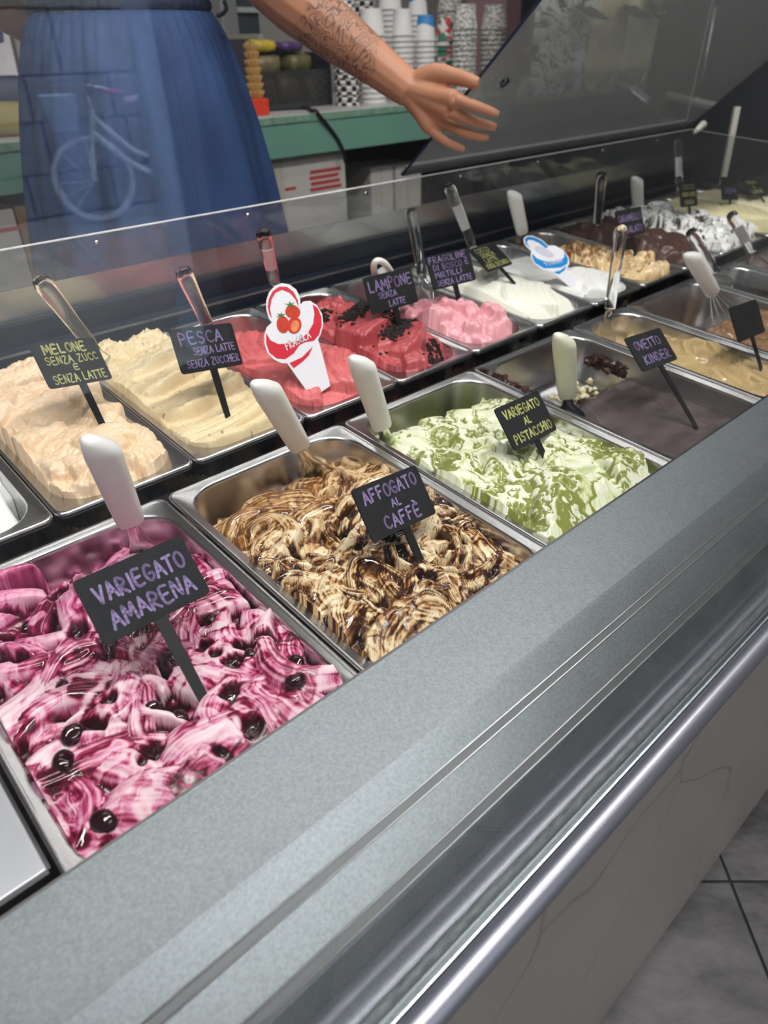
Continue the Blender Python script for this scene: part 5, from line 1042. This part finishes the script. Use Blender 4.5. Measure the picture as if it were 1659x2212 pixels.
# other arm, folded behind her back
s2 = Vector((BX - .175, BY - .01, FZ + 1.385)); e2 = Vector((BX - .15, BY + .22, FZ + 1.14)); w2 = Vector((BX + .02, BY + .20, FZ + 1.04))
tb([s2 + Vector((.05, 0, 0)), s2 + Vector((0, .01, -.03)), s2.lerp(e2, .5), e2], [.058, .054, .046, .042]); tb([e2, e2.lerp(w2, .4), w2], [.042, .040, (.030, .024)])
for k in range(4):
    a = w2 + Vector((.07, .012, .02 - .02 * k)); tb([w2, a, a + Vector((.04, -.005, -.008)), a + Vector((.055, -.015, -.012))], [(.022, .017), .0115, .009, .007], 10, 4)
tb([w2, w2 + Vector((.035, .01, .045)), w2 + Vector((.06, .0, .06))], [.018, .012, .009], 10, 4)
person = thing('person', 'server in a blue belted dress reaching a tattooed arm over the gelato', 'person', Matrix.Identity(4))
M_skin = skin_mat()
bo = mk('body', *merge(*pieces), M_skin, person, True)
rm = bo.modifiers.new('remesh', 'REMESH'); rm.mode = 'VOXEL'; rm.voxel_size = .0025; rm.use_smooth_shade = True
sm_ = bo.modifiers.new('smooth', 'SMOOTH'); sm_.factor = .5; sm_.iterations = 3
# dress
def denim():
    m = mat('blue_chambray', L3(40, 66, 112), .75); n = m.node_tree.nodes; l = m.node_tree.links; b = n['Principled BSDF']; tc = n.new('ShaderNodeTexCoord')
    t = n.new('ShaderNodeTexNoise'); t.inputs['Scale'].default_value = 9; t.inputs['Detail'].default_value = 6; l.new(tc.outputs['Object'], t.inputs[0])
    t2 = n.new('ShaderNodeTexNoise'); t2.inputs['Scale'].default_value = 600; l.new(tc.outputs['Object'], t2.inputs[0]); ad = n.new('ShaderNodeMath'); ad.operation = 'MULTIPLY_ADD'; l.new(t2.outputs[0], ad.inputs[0]); ad.inputs[1].default_value = .4; l.new(t.outputs[0], ad.inputs[2])
    r = n.new('ShaderNodeValToRGB'); r.color_ramp.elements[0].position = .4; r.color_ramp.elements[1].position = .95; r.color_ramp.elements[0].color = (*L3(26, 48, 92), 1); r.color_ramp.elements[1].color = (*L3(50, 80, 130), 1); l.new(ad.outputs[0], r.inputs[0]); l.new(r.outputs[0], b.inputs['Base Color'])
    return m
M_denim = denim()
NA = 160
def dring(z, rx, ry, fold, gat=0., cx=BX, cy=BY, ph=0.):
    P = []
    for k in range(NA):
        a = 2 * math.pi * k / NA; f_ = fold * (math.sin(11 * a + 1.5 * math.sin(3 * a) + ph) + .5 * math.sin(17 * a + 2)) + gat * math.sin(46 * a + 2 * math.sin(5 * a))
        P.append((cx + (rx + f_) * math.cos(a), cy + (ry + f_) * math.sin(a), z))
    return P
dz_ = [(.62, .285, .200, .014, 0), (.75, .270, .198, .013, 0), (.90, .255, .198, .012, 0), (1.00, .240, .185, .010, .0006), (1.10, .222, .170, .007, .001), (1.18, .203, .156, .004, .0018), (1.235, .184, .142, .0015, .0028), (1.262, .170, .131, .0006, .003), (1.275, .160, .124, 0, .0025)]
wz_ = pxY(480, 24, BY - .1).z; dd = wz_ - 1.275
sk = mk('skirt', *loft([dring(z + (dd if z > .9 else 0), rx, ry, f_, g_, ph=z * 1.2) for z, rx, ry, f_, g_ in dz_], False, False), M_denim, person, True)
so = sk.modifiers.new('solid', 'SOLIDIFY'); so.thickness = .003
mk('waistband', *loft([dring(wz_ + z, rx, ry, 0, g_) for z, rx, ry, g_ in ((.0005, .158, .122, .002), (.006, .162, .126, .002), (.014, .162, .126, .002), (.020, .158, .122, .002))], False, False), mat('dark_waistband', L3(24, 36, 66), .8), person, True)
bl = mk('bodice', *loft([dring(wz_ + .0205, .160, .124, 0, .002), dring(wz_ + .05, .178, .138, .002, .002), dring(wz_ + .12, .190, .146, .002, .0005), dring(wz_ + .20, .186, .135, .001, 0), dring(wz_ + .27, .165, .100, 0, 0), dring(FZ + 1.445, .10, .080, 0, 0)], False, False), M_denim, person, True)
bl.modifiers.new('solid', 'SOLIDIFY').thickness = .003
for s0_, e0_ in ((sh, el), (s2, e2)):
    d_ = (e0_ - s0_); P = [s0_ + Vector((-.04 if s0_ is sh else .04, 0, .01)), s0_ + Vector((0, 0, -.03)), s0_ + d_ * .45]; rad_ = [.075, .07, .072]
    sl_ = mk('sleeve', *tube(P, rad_, 20, False), M_denim, person, True); sl_.modifiers.new('solid', 'SOLIDIFY').thickness = .003
cp = [pxY(484, 2, BY - .10), pxY(489, 18, BY - .105), pxY(481, 30, BY - .115), pxY(470, 34, BY - .12)]
mk('drawstring', *tube(smooth_path(cp, 5), .0035, 8), mat('navy_cord', L3(20, 26, 44), .6), person, True)
mk('seam', *tube([(BX - .02, BY - .2005, 1.0), (BX - .02, BY - .182, wz_ - .10), (BX - .02, BY - .150, wz_ - .03)], .0012, 6), M_denim, person)
# head details
M_hair = mat('dark_brown_hair', L3(48, 34, 28), .5, noise=.3, nscale=60)
hr = [[(HC.x + .084 * math.sin(th) * math.cos(a), HC.y + .012 + (.100 * math.sin(th)) * math.sin(a), HC.z + .012 + .120 * math.cos(th)) for a in np.linspace(R(-20), R(200), 24)] for th in np.linspace(.05, 2.1, 12)]
hm_ = mk('hair', *loft(hr, False, False, False), M_hair, person, True); hm_.modifiers.new('solid', 'SOLIDIFY').thickness = .016
mk('hair_bun', *loft([[(HC.x + .042 * math.sin(th) * math.cos(a), HC.y + .125 + .042 * math.sin(th) * math.sin(a), HC.z + .03 + .042 * math.cos(th)) for a in np.linspace(0, 2 * math.pi, 17)[:-1]] for th in np.linspace(.1, 3.04, 10)]), M_hair, person, True)
for s_ in (-1, 1):
    mk('eye', *loft([[(HC.x + s_ * .030 + .0125 * math.sin(th) * math.cos(a), HC.y - .077 + .010 * math.sin(th) * math.sin(a), HC.z + .008 + .0085 * math.cos(th)) for a in np.linspace(0, 2 * math.pi, 13)[:-1]] for th in np.linspace(.1, 3.04, 8)]), mat('eye_dark', L3(40, 30, 26), .1), person, True)
    mk('eyebrow', *tube([HC + Vector((s_ * .015, -.088, .027)), HC + Vector((s_ * .032, -.086, .032)), HC + Vector((s_ * .048, -.076, .027))], .0032, 6), M_hair, person, True)
    mk('shoe', *loft([[(BX + s_ * .095 + x * f_, BY - .045 + y * f_, FZ + z) for x, y, _ in rr(-.046, .046, -.13, .09, .04, 0, 6)] for f_, z in ((1, .0005), (1.02, .02), (.95, .05), (.7, .075))]), mat('white_shoe', L3(220, 220, 216), .6), person, True)
mk('lips', *loft([[(HC.x + .022 * math.sin(th) * math.cos(a), HC.y - .093 + .006 * math.sin(th) * math.sin(a), HC.z - .066 + .0075 * math.cos(th)) for a in np.linspace(0, 2 * math.pi, 13)[:-1]] for th in np.linspace(.1, 3.04, 8)]), mat('lip_pink', L3(170, 92, 86), .4), person, True)

# ------------------------------------------------------------------ bicycle in the street (mirrored by the front glass)
GYW = gb.y; YV = 6.05
def mir(x, y, Yv=YV): p = pxY(x, y, Yv); return Vector((p.x, 2 * GYW - Yv, p.z))
wf = mir(215, 386); bb = mir(352, 345); sd_ = mir(328, 214); hd = mir(196, 250); wf.z = .335
bk_ = thing('bicycle', 'white step-through bicycle with a basket parked by the stone wall', 'bicycle', Matrix.Translation((bb.x, bb.y, 0)) @ Matrix.Rotation(R(16), 4, 'Z'))
Bo = Vector((bb.x, bb.y, 0)); M_bw = mat('white_bicycle_paint', L3(222, 224, 230), .3); M_tyre = mat('tyre_rubber', L3(206, 206, 212), .6); M_pinkp = mat('pink_grip', L3(210, 110, 150), .5)
wr_ = Vector((bb.x + .46, bb.y, .335)); bbz = Vector((bb.x, bb.y, .30))
def wheel(c):
    t = mk('wheel', *tube([c - Bo + Vector((.315 * math.cos(a), 0, .315 * math.sin(a))) for a in np.linspace(0, 2 * math.pi, 49)], .02, 8, False), M_tyre, bk_, True)
    mk('rim', *tube([c - Bo + Vector((.290 * math.cos(a), 0, .290 * math.sin(a))) for a in np.linspace(0, 2 * math.pi, 49)], .010, 6, False), M_steel2, t, True)
    for k in range(16):
        a = 2 * math.pi * k / 16; mk('spoke', *tube([c - Bo + Vector((.02 * math.cos(a + .5), .012 * (-1) ** k, .02 * math.sin(a + .5))), c - Bo + Vector((.288 * math.cos(a), 0, .288 * math.sin(a)))], .0018, 5), M_steel2, t)
    mk('hub', *tube([c - Bo + Vector((0, -.05, 0)), c - Bo + Vector((0, .05, 0))], .02, 10), M_steel2, t, True)
wheel(wf); wheel(wr_)
def bt_(n_, P, r, m=M_bw): return mk(n_, *tube(smooth_path([p - Bo for p in P], 6), r, 10), m, bk_, True)
htop = Vector((wf.x + .10, bb.y, .86)); hbot = Vector((wf.x + .06, bb.y, .66)); sd_ = Vector((bb.x - .10 + .02 + .02, bb.y, .90)); sd_ = Vector((bb.x + .02 - .10, bb.y, .90)) + Vector((.0, 0, 0))
bt_('head_tube', [hbot, htop], .022); bt_('down_tube', [hbot + Vector((.01, 0, .03)), hbot.lerp(bbz, .5) + Vector((0, 0, -.04)), bbz], .026); bt_('down_tube', [htop + Vector((0, 0, -.06)), htop.lerp(bbz, .5) + Vector((.03, 0, -.05)), bbz + Vector((-.02, 0, .18))], .02)
bt_('seat_tube', [bbz, bbz.lerp(sd_, .6)], .022); bt_('seat_post', [bbz.lerp(sd_, .58), sd_ + Vector((0, 0, -.03))], .014, M_steel2)
for y in (-.045, .045):
    bt_('fork', [hbot + Vector((0, y * .5, 0)), hbot.lerp(wf, .5) + Vector((-.01, y, 0)), wf + Vector((0, y, 0))], .012); bt_('chain_stay', [bbz, wr_ + Vector((0, y, 0))], .011); bt_('seat_stay', [bbz.lerp(sd_, .55), wr_ + Vector((0, y, 0))], .010)
bt_('handlebar', [htop + Vector((.16, .28, .12)), htop + Vector((.02, .24, .16)), htop + Vector((-.02, 0, .10)), htop + Vector((.02, -.24, .16)), htop + Vector((.16, -.28, .12))], .012, M_steel2)
for y in (-.28, .28): bt_('grip', [htop + Vector((.10, y * .97, .132)), htop + Vector((.22, y * 1.02, .112))], .018, M_pinkp)
bt_('stem', [htop, htop + Vector((-.02, 0, .10))], .014, M_steel2)
mk('saddle', *loft([[tuple(sd_ - Bo + Vector((x, w_ * c, z + .03 * max(s2_, -.4))) ) for c, s2_ in [(math.cos(a), math.sin(a)) for a in np.linspace(0, 2 * math.pi, 15)[:-1]]] for x, w_, z in ((-.15, .02, .0), (-.05, .03, .01), (.05, .07, .015), (.11, .085, .025), (.13, .05, .02))]), mat('pale_saddle', L3(214, 200, 214), .5), bk_, True)
mk('chain_guard', *loft([[tuple(Vector((.0, y, .30)) + Vector((.105 * math.cos(a) if math.cos(a) < .3 else .30 * max(math.cos(a), .3), 0, .105 * math.sin(a) * (1 if math.cos(a) < .3 else .5)))) for a in np.linspace(0, 2 * math.pi, 33)[:-1]] for y in (.045, .055)]), M_bw, bk_)
for s_ in (-1, 1): bt_('crank', [bbz + Vector((0, s_ * .07, 0)), bbz + Vector((s_ * .10, s_ * .08, s_ * -.13))], .009, M_steel2); mk('pedal', *box(s_ * .10 - .045, s_ * .10 + .045, min(s_ * .09, s_ * .18), max(s_ * .09, s_ * .18), .30 - s_ * .13 - .012, .30 - s_ * .13 + .012), M_black, bk_)
bkx = htop - Bo + Vector((-.24, 0, -.14))
mk('basket', *loft([[tuple(bkx + Vector((x * f_, y * f_, z))) for x, y, _ in rr(-.13, .13, -.17, .17, .05, 0, 6)] for f_, z in ((.72, 0), (1, .24), (1.05, .25), (.95, .24), (.68, .01))]), mat('pale_blue_basket', L3(205, 218, 240), .6), bk_, True)
for y in (-.05, .05): mk('mudguard_stay', *tube([wf - Bo + Vector((0, y, 0)), wf - Bo + Vector((.24, y * .6, .24))], .003, 5), M_steel2, bk_)
